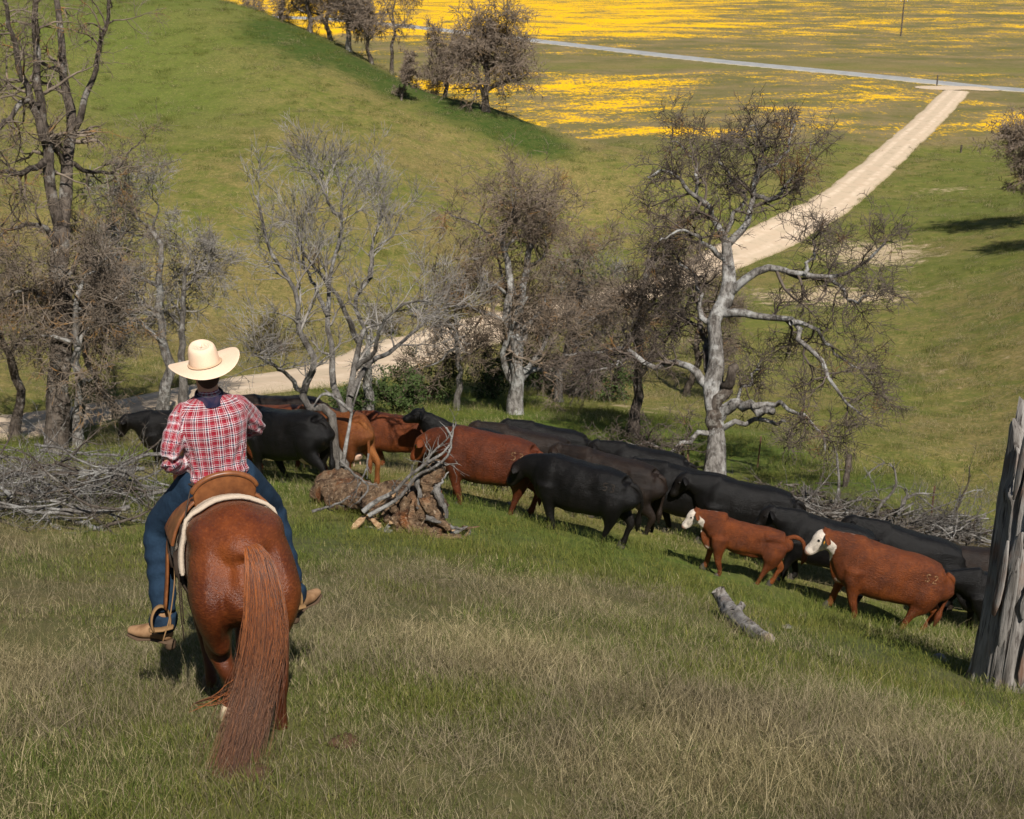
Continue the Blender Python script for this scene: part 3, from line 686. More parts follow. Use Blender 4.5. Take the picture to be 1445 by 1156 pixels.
brand_k = NT('faint_brand', .9, .05).color((.045, .034, .026)).m
tag_m = NT('ear_tag_plastic', .5, .3).color((.75, .33, .03)).m
TAILS = {k: v for k, v in COAT.items()}

def cow_mesh(head='level', ph=0, calf=False):
    """left legs / right legs shifted by the stride ph; returns body mesh + info"""
    fl = 1.0
    T = [(-.845,1.05,.13,.17),(-.80,1.01,.215,.265),(-.62,.965,.27,.345),(-.40,.925,.29,.395),(-.15,.895,.295,.41),(.15,.88,.305,.43),(.40,.90,.275,.425),(.60,.93,.245,.395),(.74,.96,.19,.29),(.85,.98,.12,.19)]
    if calf: T = [(y, z + .05, w * .80, h * .74) for y, z, w, h in T]
    P = np.array([(0, y, z) for y, z, w, h in T]); parts = [sl(P, [t[2] for t in T], [t[3] for t in T], 4, sides=24, sq=.80)]
    hd = dict(level=((.56,1.05),(.84,1.12),(1.00,1.17),(1.05,1.25),(1.27,.83)), low=((.56,1.00),(.86,1.00),(1.04,.97),(1.08,1.02),(1.28,.60)), up=((.55,1.08),(.78,1.24),(.92,1.38),(.95,1.46),(1.33,1.24)), graze=((.58,.96),(.90,.80),(1.06,.64),(1.10,.66),(1.18,.20)))[head]
    n0, n1, n2, h0_, h1 = [np.array([0, *q]) for q in hd]
    parts.append(sl([n0, n1, n2], [.19, .145, .115], [.32, .24, .165], 5))
    parts.append(sl([n1 + [0, .06, -.20], (0, .80, .74), (0, .66, .56)], [.03, .045, .05], [.06, .09, .10], 4))
    dv = h1 - h0_; dn_ = dv / np.linalg.norm(dv); uv_ = np.cross(np.array([1.0, 0, 0]), dn_)
    parts.append(sl([h0_ - dv * .02, h0_ + dv * .2 - uv_ * .01, h0_ + dv * .42 - uv_ * .015, h0_ + dv * .68 - uv_ * .01, h0_ + dv * .88, h0_ + dv * .99], [.095, .125, .115, .088, .092, .075], [.085, .145, .145, .105, .092, .07], 4))
    parts.append(ell(h0_ + dv * .28 - uv_ * .09, (.085, .11, .09)))
    parts.append(ell((0, .66, .66), (.13, .16, .17)))
    for s in (-1, 1):
        hk = 0 if not calf else -.03
        parts.append(sl([(s*.195,-.36,1.16+hk),(s*.175,-.56,1.17+hk),(s*.125,-.76,1.12+hk)], [.072,.068,.05], [.075,.068,.055], 4))
        parts.append(ell((s * (.165 if not calf else .12), .48, .92), (.115, .21, .33 if not calf else .26)))
        a = ph * s
        fy = .47 + a * .17; fk = .49 + a * .10 + .03
        if a > .3: kz = .43
        else: kz = .40
        parts.append(sl([(s*.185,.52,.88),(s*.185,.50,.68),(s*.165,fk,kz),(s*.16,fy,.15),(s*.16,fy+.02,.05)], [.13,.108,.070,.049,.058], [.19,.15,.078,.054,.062], 4, up=(0, 1, 0)))
        b = -ph * s
        hy = -.64 + b * .20
        parts.append(sl([(s*.165,-.58,1.0),(s*.185,-.57,.80),(s*.175,-.61+b*.04,.62),(s*.165,hy-.05,.44),(s*.16,hy-.01,.28),(s*.16,hy+.02,.14),(s*.16,hy+.05,.05)], [.13,.13,.098,.062,.051,.051,.060], [.255,.235,.165,.086,.060,.056,.064], 4, up=(0, 1, 0)))
    parts.append(ell((0, -.02, .56 if not calf else .66), (.16, .42, .10)))
    me = fuse('cow_body', parts, .022, 7, COAT['black'])
    V = verts(me); N = normals(me)
    V = V + N * (n3(V, 3.5, 3) * .014 + n3(V, 9, 8) * .006 + .0035 * np.sin(V[:, 1] * 40 + 6 * V[:, 2]) * np.exp(-((V[:, 1] - .02) / .22) ** 2) * np.exp(-((V[:, 2] - .85) / .2) ** 2) - .016 * np.exp(-((V[:, 1] + .27) / .09) ** 2) * np.exp(-((V[:, 2] - 1.02) / .14) ** 2) - .014 * np.exp(-((V[:, 1] - .30 - .12 * (V[:, 2] - .8)) / .08) ** 2) * np.exp(-((V[:, 2] - .9) / .2) ** 2))[:, None]
    # ribs, hip hollow and shoulder edge
    set_verts(me, V)
    hv = (V - h0_) @ dv / (dv @ dv)
    face = sm(.0, .16, hv) * (V[:, 1] > n2[1] - .1) * (np.abs(V[:, 0]) < .3) * (V[:, 2] > h1[2] - .25)
    crest = np.exp(-((V[:, 0]) / .05) ** 2) * sm(.35, .5, V[:, 1]) * (V[:, 2] > 1.12) * .8 + np.exp(-(((V[:, 1] - .72) / .16) ** 2 + ((V[:, 2] - .58) / .14) ** 2)) * (np.abs(V[:, 0]) < .16)
    set_attr(me, 'face', np.maximum(face, crest * .50)); set_attr(me, 'nose', sm(.86, .98, hv))
    return me, dict(h0=h0_, h1=h1, dv=dv, ph=ph, calf=calf)
BODIES = {k: cow_mesh(*k) for k in [('level', 1, False), ('level', -.7, False), ('low', .6, False), ('graze', -.5, False), ('up', -.5, False), ('level', .8, True)]}
from mathutils.bvhtree import BVHTree
def digit_paths(txt):
    D = {'5': [(1,2),(0,2),(0,1.15),(.7,1.15),(1,.7),(.8,.1),(0,0)], '3': [(0,2),(.8,1.9),(.9,1.4),(.3,1.05),(.95,.7),(.8,.1),(0,0)], 'S': [(1,1.8),(.5,2),(0,1.6),(.5,1.05),(1,.5),(.5,0),(0,.2)], '2': [(0,1.6),(.5,2),(1,1.6),(.6,.8),(0,0),(1,0)]}
    return [np.array(D[c], float) for c in txt]
def cow(px, py, a, key, coatname, label, scale=1.0, brand=None, tail='down', udder=False, eartag=False, depth=None, tuck=0.0, tilt=0.0):
    me, inf = BODIES[key]; p = atd(px, depth) if depth else at(px, py); a = R(a); dirv = np.array([-math.cos(a), math.sin(a)])
    f, b = p[:2] + dirv * .5, p[:2] - dirv * .5
    pitch = math.atan2(float(h0(f[0], f[1]) - h0(b[0], b[1])), 1.0)
    t = empty('calf' if inf['calf'] else 'cow', p - np.array([0, 0, .03]), (pitch + tilt, 0, math.pi / 2 - a)); t.scale = (scale,) * 3
    ob = obj('body', me, t); ob.material_slots[0].link = 'OBJECT'; ob.material_slots[0].material = COAT[coatname]
    h_, dv = inf['h0'], inf['dv']; dn = dv / np.linalg.norm(dv); upv = np.cross(np.array([1.0, 0, 0]), dn)
    cm = COAT[coatname.replace('redface', 'red')]
    for s in (-1, 1):
        e0 = h_ + dn * .05 + np.array([s * .085, 0, 0]) + upv * .02
        eo = obj('ear', raw('ear', sl([e0, e0 + np.array([s*.08, -.02, .0]), e0 + np.array([s*.16, -.03, -.02]), e0 + np.array([s*.21, -.03, -.045])], [.035, .062, .055, .014], [.022, .018, .014, .006], 4, sides=10, up=dn), cm), t)
        if eartag and s == -1:
            q = e0 + np.array([s*.14, .02, -.05]); obj('ear_tag', raw('ear_tag', ell(q, (.022, .008, .035), n=8), tag_m), eo)
        obj('eye', raw('eye', ell(h_ + dn * .17 + np.array([s * .110, 0, 0]) + upv * .05, (.02, .022, .022), n=8), eye_m), t)
        ph = inf['ph']
        for y in (.47 + ph * s * .17 + .03, -.64 - ph * s * .20 + .055): obj('hoof', raw('hoof', sl([(s*.16, y-.01, .085), (s*.16, y+.01, .04), (s*.16, y+.02, -.02)], [.045, .052, .058], [.05, .062, .072], 3, sides=10, up=(0, 1, 0)), hoof_m), t)
    tz = 1.15
    if tail == 'down': tp = [(0,-.80,tz),(0.01,-.90,tz-.06),(.02,-.93,tz-.3),(.01,-.91,.6),(0,-.90,.45),(0,-.90,.28)]; tr_ = [.05,.042,.03,.026,.055,.015]
    elif tail == 'raised': tp = [(0,-.78,tz),(0,-.92,tz+.07),(.0,-1.08,tz+.02),(0,-1.18,tz-.16),(0,-1.22,tz-.34),(0,-1.2,tz-.46)]; tr_ = [.05,.048,.042,.042,.06,.02]
    else: tp = [(0,-.80,tz),(0.05,-.92,tz-.08),(.10,-.98,tz-.32),(.16,-.94,.62),(.2,-.92,.46),(.22,-.9,.3)]; tr_ = [.05,.042,.03,.026,.055,.015]
    obj('tail', raw('tail', sl(tp, tr_, tr_, 5, sides=9, up=(1, 0, 0)), cm), t)
    if udder:
        u = obj('udder', raw('udder', ell((0, -.42, .56), (.15, .2, .14)), pink_m), t)
        for sx in (-1, 1):
            for sy in (-1, 1): obj('teat', raw('teat', sl([(sx*.06, -.42+sy*.07, .45), (sx*.065, -.42+sy*.07, .37)], [.016, .011], None, 3, sides=8, up=(0, 1, 0)), pink_m), u)
    if brand:
        bv = BVHTree.FromPolygons([tuple(v) for v in verts(me)], [tuple(q.vertices) for q in me.polygons])
        for i, D in enumerate(digit_paths(brand)):
            D = resample(np.column_stack([D, 0 * D[:, 0]]), 14)[:, :2] * .055
            yy = -.46 - i * .115 - D[:, 0]; zz = 1.06 + D[:, 1]; Q = []
            for y, z in zip(yy, zz):
                r = bv.ray_cast(Vector((-1, y, z)), Vector((1, 0, 0)))[0]
                Q.append((r.x - .001 if r else -.25, y, z))
            v, fq = tubes(np.array(Q)[None], np.full((1, 14), .0055), 5); obj('brand', mesh('brand', v, fq, brand_k if coatname == 'black' else brand_m), t)
    tag(t, label, 'calf' if inf['calf'] else 'cow', 'cattle being driven across the slope'); return t
A, B, LW, GZ_, UP, CF = ('level', 1, False), ('level', -.7, False), ('low', .6, False), ('graze', -.5, False), ('up', -.5, False), ('level', .8, True)
cow(1228, 876, 10, A, 'redface', 'red-brown cow with white face and branded hip, nearest the broken trunk', 1.0, brand='S2', eartag=True)
cow(1036, 814, 8, CF, 'redface', 'red calf with white face holding its tail out', .78, tail='raised')
cow(815, 756, 28, LW, 'black', 'black cow in front of the herd with head lowered, hip faintly branded', 1.0, brand='53', tail='side')
cow(858, 740, 24, B, 'brownblack', 'black cow walking just behind the lowered-head cow, rump brownish', 1.0)
cow(905, 722, 14, A, 'black', 'black cow mostly hidden, only its back shows above the lowered-head cow', .98, tail='side')
cow(968, 762, 18, B, 'black', 'black cow walking left of the red calf, in front of the tall pale oak', 1.05)
cow(1040, 782, 12, A, 'black', 'black cow directly behind the red calf, head toward the herd', 1.02, tail='side')
cow(1148, 828, 8, B, 'black', 'black cow between the red calf and the white-faced red cow', .95)
cow(1262, 850, 10, A, 'black', 'black cow right behind the white-faced red cow', 1.02, tail='side')
cow(1372, 868, 8, B, 'brownblack', 'black cow partly hidden behind the broken trunk, farther one', .98)
cow(1420, 890, 8, CF, 'black', 'black calf peeking out behind the broken trunk', .88)
cow(684, 716, 20, LW, 'darkred', 'big dark red cow with branded hip beside the rotten stump', 1.05, brand='53', eartag=True)
cow(738, 694, 12, A, 'brownblack', 'dark brown cow whose back shows behind the dark red cow', 1.0)
cow(770, 680, 8, B, 'black', 'black cow farthest back, right of the dark red cow', .92)
cow(650, 684, 4, UP, 'black', 'black cow with raised head behind the rotten stump branch', .92)
cow(560, 664, 6, B, 'red', 'red cow between the slender grey oak and the raised black head', .88)
cow(487, 678, 52, A, 'amber', 'amber cow with pale udder seen from behind at the grey oak', 1.02, udder=True)
cow(416, 684, 34, B, 'black', 'black cow standing close beside the rider\'s right arm', 1.04, udder=True)
cow(395, 664, 10, A, 'red', 'red cow almost hidden behind the black cow next to the rider', .98)
cow(405, 648, 6, B, 'brownblack', 'dark brown cow farthest back, right of the rider', 1.04)
cow(262, 662, 4, A, 'black', 'black cow leading the herd, head past the rider\'s left arm', .92)

# ------------------------------------------------------------------ horse
HEAD = R(20)                                    # heading, left of straight ahead
hind = at(398, 1024); fwd = np.array([-math.sin(HEAD), math.cos(HEAD)]); rgt = np.array([math.cos(HEAD), math.sin(HEAD)])
HS = .93
hc = hind[:2] - HS * (.15 * rgt - .66 * fwd); HB = on(*hc)
PITCHH = -R(8)
horse = empty('horse', HB + np.array([0, 0, -.02]), (PITCHH, 0, HEAD))
horse.scale = (HS,) * 3
tag(horse, 'chestnut horse seen from behind with long tail, carrying the rider', 'horse')
hm = coat('chestnut_coat', (.130, .031, .007), (.060, .013, .004), (.185, .050, .011), .40, legs=(.060, .016, .006), spec=.3, bmp=.4)
T = [(-.86,1.16,.09,.12),(-.78,1.11,.215,.28),(-.62,1.125,.285,.355),(-.44,1.14,.305,.36),(-.2,1.11,.285,.35),(.1,1.075,.29,.355),(.35,1.075,.275,.365),(.55,1.10,.24,.355),(.72,1.13,.18,.28),(.83,1.15,.11,.2)]
parts = [sl(np.array([(0, y, z) for y, z, w, h in T]), [t[2] for t in T], [t[3] for t in T], 4, sides=28, sq=.95)]
parts.append(sl([(0,.55,1.18),(-.02,.85,1.33),(-.05,1.12,1.40),(-.07,1.22,1.40)], [.16,.115,.09,.08], [.30,.22,.15,.12], 5))
parts.append(sl([(-.06,1.20,1.47),(-.07,1.32,1.34),(-.08,1.45,1.12),(-.085,1.52,.98)], [.085,.095,.065,.06], [.10,.13,.085,.07], 5))
for s in (-1, 1):
    parts.append(sl([(s*.16,-.56,1.22),(s*.20,-.68,1.0),(s*.20,-.63,.80),(s*.16,-.60,.66)], [.145,.13,.085,.062], [.21,.21,.145,.10], 5, up=(0, 1, 0)))
    parts.append(ell((s * .15, -.46, 1.33), (.15, .28, .12)))
parts.append(ell((0, -.58, 1.30), (.20, .30, .165)))
# legs: right hind planted, left hind swinging forward, left fore planted, right fore stepping
parts.append(sl([(.17,-.56,.82),(.16,-.66,.56),(.155,-.74,.46),(.15,-.70,.28),(.15,-.68,.13),(.15,-.65,.05)], [.105,.075,.058,.043,.045,.055], [.15,.10,.075,.052,.05,.06], 5, up=(0, 1, 0)))
parts.append(sl([(-.17,-.52,.82),(-.16,-.46,.60),(-.13,-.52,.48),(-.10,-.36,.32),(-.10,-.27,.20),(-.11,-.28,.11)], [.105,.08,.06,.045,.046,.055], [.15,.11,.078,.055,.052,.06], 5, up=(0, 1, 0)))
parts.append(sl([(-.15,.50,.86),(-.15,.50,.66),(-.14,.46,.44),(-.13,.40,.16),(-.13,.42,.04)], [.10,.08,.058,.042,.052], [.13,.10,.065,.048,.06], 5, up=(0, 1, 0)))
parts.append(sl([(.15,.52,.86),(.15,.58,.66),(.14,.68,.46),(.13,.68,.18),(.13,.71,.05)], [.10,.08,.058,.042,.052], [.13,.10,.065,.048,.06], 5, up=(0, 1, 0)))
hme = fuse('horse_body', parts, .020, 14, hm)
V = verts(hme); N = normals(hme)
V = V + N * (n3(V, 6, 31) * .007 + n3(V, 13, 35) * .003 - .016 * np.exp(-((np.abs(V[:, 0]) - .155 - .06 * (V[:, 2] - .9)) / .022) ** 2) * (V[:, 1] < -.5) * np.exp(-((V[:, 2] - .95) / .22) ** 2) - .014 * np.exp(-((V[:, 1] + .42 + .5 * (V[:, 2] - .9)) / .04) ** 2) * (np.abs(V[:, 0]) > .2) * np.exp(-((V[:, 2] - .95) / .2) ** 2) - .02 * np.exp(-(V[:, 0] / .03) ** 2) * (V[:, 1] < -.55) * (V[:, 2] < 1.05) * (V[:, 2] > .6))[:, None]
set_verts(hme, V); set_attr(hme, 'low', sm(.75, .35, V[:, 2]) if False else 1 - sm(.35, .75, V[:, 2]))
obj('body', hme, horse)
pale_hoof = NT('pale_hoof', .6, .3).color((.42, .33, .22)).m
for (x, y, z), m in (((.15,-.63,.05), hoof_m), ((-.11,-.27,.09), pale_hoof), ((-.13,.44,.04), hoof_m), ((.13,.73,.05), hoof_m)):
    obj('hoof', raw('hoof', sl([(x, y-.02, z+.05), (x, y, z), (x, y+.02, z-.05)], [.05, .06, .068], [.058, .07, .08], 4, sides=14, up=(0, 1, 0)), m), horse)
for s in (-1, 1):
    obj('ear', raw('ear', sl([(-.06+s*.055,1.18,1.53),(-.06+s*.07,1.18,1.60),(-.06+s*.065,1.19,1.68)], [.03,.032,.006], [.02,.02,.005], 4, sides=10, up=(0, 1, 0)), hm), horse)
    obj('eye', raw('eye', ell((-.068+s*.088,1.30,1.40), (.018,.026,.024), n=8), eye_m), horse)
# tail: a dock with a fall of strands
tm = NT('tail_hair', .45, .22); r = tm.attr('rnd'); l = tm.attr('len')
c = tm.mix(r, (.055, .012, .004), (.30, .088, .018)); c = tm.mix(tm.math('MULTIPLY', tm.ramp(l, .4, 1.0), .7), c, tm.mix(r, (.045, .024, .013), (.135, .072, .038))); tm.color(c)
tm.b.inputs['Sheen Weight'].default_value = .1
def strands(name, root, K, rr, mat, parent):
    """root: (n,K,3)"""
    n = len(root); v, f = tubes(root, rr, 3)
    return obj(name, mesh(name, v, f, mat, attrs=dict(rnd=np.repeat(rg.uniform(0, 1, n), K * 3), len=np.tile(np.repeat(np.linspace(0, 1, K), 3), n))), parent)
rg = np.random.default_rng(55); n = 3600; K = 13; s = np.linspace(0, 1, K)
core = hermite([(.03,-.80,1.35),(.05,-.93,1.29),(.055,-1.0,1.10),(.035,-1.03,.85),(-.05,-1.08,.58),(-.17,-1.20,.32),(-.31,-1.38,.07)], K)
wid = np.interp(s, [0, .1, .3, .5, .7, .9, 1], [.03, .06, .10, .115, .09, .055, .018]); dep = np.interp(s, [0, .1, .4, .8, 1], [.03, .05, .06, .05, .03])
ga = rg.normal(size=(n, 2)); ga /= np.maximum(np.linalg.norm(ga, axis=1)[:, None], 1e-6); ga *= np.sqrt(rg.uniform(.15, 1, n))[:, None]
lock = rg.integers(0, 90, n); lw = np.cumsum(rg.normal(size=(90, K, 3)), 1) * .009; wav = np.cumsum(rg.normal(size=(n, K, 3)), 1) * .004 + lw[lock]; lg_ = rg.normal(size=(90, 2)); lg_ /= np.linalg.norm(lg_, axis=1)[:, None]; ga = ga * .45 + lg_[lock] * np.sqrt(rg.uniform(.05, 1, (90, 1)))[lock] * .62
L = rg.uniform(.45, 1.0, n) ** .45
ss = s[None] * L[:, None]; f_ = ss * (K - 1); i0 = np.minimum(f_.astype(int), K - 2); w = (f_ - i0)[..., None]
cp = core[i0] * (1 - w) + core[i0 + 1] * w; wd = np.interp(ss, s, wid); dp = np.interp(ss, s, dep)
root = cp + np.stack([ga[:, :1] * wd, ga[:, 1:] * dp, ga[:, :1] * 0 * wd], -1) + wav * s[None, :, None]
tail = strands('tail', root, K, np.tile(taper(K, .0025, .0009), (n, 1)), tm.m, horse)
ns = 260; sw = rg.normal(size=(ns, 1, 3)) * [.05, .03, .02]; strk = core[None] + sw * np.linspace(.2, 1.6, K)[None, :, None] + np.cumsum(rg.normal(size=(ns, K, 3)), 1) * .010; strk = strk[:, :, :]
strands('tail_flyaway', strk[:, 2:], K - 2, np.tile(taper(K - 2, .0012, .0007), (ns, 1)), tm.m, horse)
fl = np.stack([hermite([(-.02, -.98, .62), (-.16, -1.0 - .05 * q, .50 + .05 * rg.normal()), (-.30 + .05 * rg.normal(), -.95, .47 + .03 * rg.normal()), (-.38, -.9, .46)], 8) for q in rg.uniform(-1, 1, 14)])
strands('tail_wisp', fl, 8, np.tile(taper(8, .003, .0015), (14, 1)), tm.m, horse)
mn = np.stack([hermite([(-.03 * y_, y_, 1.30 + .32 * (y_ - .4) + .08), (-.03 * y_ + .08, y_ + .01, 1.33 + .3 * (y_ - .4)), (-.03 * y_ + .14, y_ + .02, 1.15 + .3 * (y_ - .4))], 7) + rg.normal(size=(1, 3)) * .01 for y_ in rg.uniform(.62, 1.2, 220)])
strands('mane', mn, 7, np.tile(taper(7, .004, .002), (220, 1)), tm.m, horse)

# ------------------------------------------------------------------ saddle and blanket
lea = NT('saddle_leather', .42, .5); w = lea.noise(lea.objco(), 14, 5, .6); lea.color(lea.mix(lea.ramp(w, .3, .7), (.125, .040, .012), (.225, .080, .024))); lea.bump(w, .2, .01)
dkl = NT('dark_strap_leather', .6, .3); w = dkl.noise(dkl.objco(), 20, 4, .6); dkl.color(dkl.mix(w, (.018, .012, .009), (.05, .033, .022)))
wool = NT('cream_wool', .95, .1); w = wool.noise(wool.objco(), 60, 4, .7); wool.color(wool.mix(w, (.33, .26, .19), (.52, .43, .34))); wool.bump(w, .6, .01)
tanl = NT('tan_rawhide', .7, .2); tanl.color((.20, .115, .05))
HXF = dict(loc=horse.location.copy(), rot=horse.rotation_euler.copy())
def sit(name):
    o = empty(name, HXF['loc'], HXF['rot']); o.scale = (HS,) * 3; return o
hbv = BVHTree.FromPolygons([tuple(v) for v in verts(hme)], [tuple(q.vertices) for q in hme.polygons])
def drape(y0, y1, drop, off, ny, nx, flare=0.0, rear_round=0.0):
    """a cloth lying over the horse's back"""
    V = []
    for i in range(ny):
        for j in range(nx):
            q = -1 + 2 * j / (nx - 1); t = i / (ny - 1); y = y0 + (y1 - y0) * t
            a = q * drop
            o = Vector((0, y, 1.12)); dv = Vector((math.sin(a), 0, math.cos(a)))
            hit = hbv.ray_cast(o + dv * 1.2, -dv)[0] or (o + dv * .36)
            e = off * (1 + flare * abs(q)); p_ = hit + dv * e
            V.append((p_.x, y - rear_round * (1 - t) * (1 - abs(q)) ** .5 * 0 + rear_round * (1 - t) * abs(q) ** 2, p_.z))
    V = np.array(V); ix = np.arange(ny * nx).reshape(ny, nx); F = np.stack([ix[:-1, :-1], ix[:-1, 1:], ix[1:, 1:], ix[1:, :-1]], -1).reshape(-1, 4); return V, F
def thick(name, V, F, th, mat, parent):
    me = mesh(name, V, F, mat); o = obj(name, me, parent); m = o.modifiers.new('t', 'SOLIDIFY'); m.thickness = th; m.offset = 0
    b = o.modifiers.new('b', 'BEVEL'); b.width = th * .35; b.segments = 2; return o
bl = sit('saddle_blanket'); V, F = drape(-.30, .58, 1.75, .022, 22, 26, .4, -.03); o = thick('pad', V, F, .034, wool.m, bl)
V, F = drape(-.315, -.285, 1.76, .022, 3, 26, .4, -.03); thick('edge_binding', V, F, .024, wool.m, bl)
tag(bl, 'cream wool saddle blanket showing between saddle and horse', 'blanket')
sd = sit('saddle'); tag(sd, 'brown leather western saddle with rolled cantle under the rider', 'saddle')
V, F = drape(-.15, .5, 1.35, .062, 18, 22, .2); thick('skirt', V, F, .02, lea.m, sd)
se = fuse('seat', [sl([(0,-.10,1.52),(0,.05,1.50),(0,.25,1.50),(0,.40,1.53)], [.19,.165,.14,.12], [.055,.05,.05,.06], 5)], .014, 4, lea.m); obj('seat', se, sd)
ca = np.linspace(-1, 1, 21); Cc = np.stack([.205 * np.sin(ca * 1.30), -.17 - .06 * np.cos(ca * 1.3) + .02, 1.50 + .135 * np.cos(ca * 1.35)], 1)
obj('cantle_roll', raw('cantle_roll', loft(Cc, np.full(21, .017), np.full(21, .024), 10, up=(0, 1, 0)), lea.m), sd)
Vc = np.vstack([Cc + [0, .0, -.005], Cc * [.95, 1, 1] + [0, .03, -.10], Cc * [.92, 1, 1] * 1 + [0, .08, -.17]]); ix = np.arange(63).reshape(3, 21)
thick('cantle', Vc, np.stack([ix[:-1, :-1], ix[:-1, 1:], ix[1:, 1:], ix[1:, :-1]], -1).reshape(-1, 4), .022, lea.m, sd)
obj('horn', fuse('horn', [sl([(0,.44,1.52),(0,.48,1.60),(0,.50,1.66)], [.05,.025,.022], None, 4), ell((0,.505,1.675), (.045,.05,.016))], .01, 3, lea.m), sd)
def strap(name, pts, wv, th, mat, parent, k=14, side=(1, 0, 0)):
    P = hermite(pts, k); return obj(name, raw(name, loft(P, np.full(k, wv), np.full(k, th), 8, up=np.cross(np.asarray(side, float), (0, 0, 1)) if False else side, sq=.6), mat), parent)
for s in (-1, 1):
    strap('fender', [(s*.24,.16,1.42),(s*.335,.20,1.15),(s*.37,.20,.90),(s*.40,.20,.70)], .055, .010, lea.m, sd, side=(1, 0, 0))
    aa = np.linspace(-.15 * math.pi, 1.15 * math.pi, 22)
    st = np.stack([s * .435 + .062 * np.cos(aa), .21 + .03 * np.cos(aa), .61 + .10 * np.sin(aa)], 1)
    so = obj('stirrup', raw('stirrup', loft(st, np.full(22, .009), np.full(22, .026), 8, up=(0, 1, 0)), tanl.m), sd)
    obj('tread', raw('tread', loft(np.array([(s*.435-.075, .21, .56), (s*.435, .21, .552), (s*.435+.075, .21, .56)]), [.04]*3, [.012]*3, 8), tanl.m), so)
strap('cinch', [(-.29,.16,1.25),(-.30,.15,1.0),(-.2,.14,.76),(0,.14,.70),(.2,.14,.76),(.30,.15,1.0),(.29,.16,1.25)], .05, .012, dkl.m, sd, 24, side=(0, 0, 1))
strap('hanging_strap', [(-.20,-.13,1.55),(-.255,-.19,1.40),(-.31,-.20,1.15),(-.325,-.19,.9),(-.325,-.17,.70)], .012, .004, dkl.m, sd)
strap('hanging_strap', [(-.235,-.15,1.44),(-.30,-.21,1.25),(-.33,-.21,1.05),(-.34,-.20,.80),(-.335,-.18,.60)], .014, .004, dkl.m, sd)
strap('rear_cinch', [(-.28,-.20,1.34),(-.325,-.21,1.15),(-.30,-.20,.93),(-.15,-.18,.80),(0,-.17,.76),(.15,-.18,.80),(.30,-.20,.93),(.325,-.21,1.15),(.28,-.20,1.34)], .03, .006, dkl.m, sd, 28, side=(0, 0, 1))
rn = sit('rein'); tag(rn, 'thin tan leather rein trailing beside the rider\'s left boot', 'rein')
strap('line', [(-.30,.04,1.32),(-.32,-.02,1.2),(-.335,-.04,1.08),(-.35,-.08,.95),(-.40,-.12,.75),(-.46,-.14,.60)], .007, .004, tanl.m, rn, 22)

# ------------------------------------------------------------------ rider
PB = Matrix.Translation(HXF['loc']) @ HXF['rot'].to_matrix().to_4x4()
seat_w = PB @ (Vector((0, .10, 1.50)) * HS)
pr = empty('person', seat_w, (R(1), R(-2.0), HEAD + R(2)))
pr.scale = (1.03,) * 3
tag(pr, 'rider in red plaid shirt, blue jeans and straw hat, seated on the chestnut horse', 'person')
# local coordinates: origin at the seat, +Y where the rider faces
skin = NT('skin', .5, .35); w = skin.noise(skin.objco(), 25, 4, .6); skin.color(skin.mix(w, (.40, .19, .115), (.50, .26, .165))); skin.b.inputs['Subsurface Weight'].default_value = .05
sh = lambda s: np.array([s * .172, -.005, .492])
arms = {-1: [sh(-1), (-.268,-.085,.225), (-.165,.105,.075), (-.125,.165,.035)], 1: [sh(1), (.262,.115,.27), (.13,.31,.205), (.09,.36,.20)]}
legs = {s: [(s*.10,.02,.02), (s*.335,.27,-.34), (s*.385,.09,-.78), (s*.39,.08,-.84)] for s in (-1, 1)}
bp = [sl([(0,.0,-.02),(0,0,.16),(0,.01,.36),(0,.0,.50),(0,-.005,.56)], [.145,.13,.145,.12,.06], [.09,.085,.095,.07,.05], 5, up=(0, 1, 0)),
      sl([(0,-.01,.50),(0,.01,.57),(0,.03,.63)], [.062,.058,.06], [.062,.06,.065], 4, up=(0, 1, 0)),
      ell((0,.035,.695), (.075,.095,.115)), ell((0,.07,.64), (.058,.06,.07)), ell((0,.135,.67), (.014,.022,.026)), ell((0,.115,.625), (.03,.02,.014))]
for s in (-1, 1):
    a = arms[s]; bp.append(sl([np.array(a[0]) * [.7, 1, .93], a[1], a[2]], [.036,.034,.03], None, 6)); lg = legs[s]
    bp.append(sl(lg[:3], [.085,.062,.045], None, 6)); bp.append(ell((s*.078,.03,.685), (.012,.022,.034)))
    bp.append(sl([lg[2], np.add(lg[2], (s*.005,.03,-.06)), np.add(lg[2], (s*.03,.14,-.09))], [.04,.045,.03], None, 4))
    w0, h1 = np.array(a[2]), np.array(a[3]); d = unit(h1 - w0)
    bp.append(sl([w0 - d*.02, w0 + d*.03, w0 + d*.085], [.026,.036,.038], [.022,.016,.015], 4, up=(s*.7, -.3, .7)))
    sd_ = unit(np.cross(d, np.array([s*.7, -.3, .7])))
    nn_ = np.cross(sd_, d)
    for k, (o_, ln) in enumerate([(-.03,.06),(-.010,.075),(.011,.07),(.030,.055)]):
        f0 = w0 + d*.08 + sd_*o_; bp.append(sl([f0, f0 + d*ln*.5 - nn_*s*.0 + np.array([0,0,-.008]), f0 + d*ln*.8 + np.array([0,0,-.03]), f0 + d*ln*.75 + np.array([0,0,-.05])], [.0095,.009,.0085,.0075], None, 3, sides=8))
    f0 = w0 + d*.03 - sd_*.03*s; bp.append(sl([f0, f0 - sd_*s*.03 + d*.03, f0 - sd_*s*.035 + d*.06 + np.array([0,0,-.01])], [.012,.0105,.009], None, 3, sides=8))
bme = fuse('person_body', bp, .0075, 4, skin.m); body = obj('body', bme, pr)
hair = fuse('hair', [ell((0,.018,.715), (.078,.092,.09)), sl([(0,-.035,.68),(0,-.04,.64),(0,-.035,.615)], [.068,.06,.045], [.055,.04,.03], 4, up=(0, 1, 0))], .010, 3, NT('dark_brown_hair', .6, .3).color((.035, .020, .012)).m); obj('hair', hair, pr)
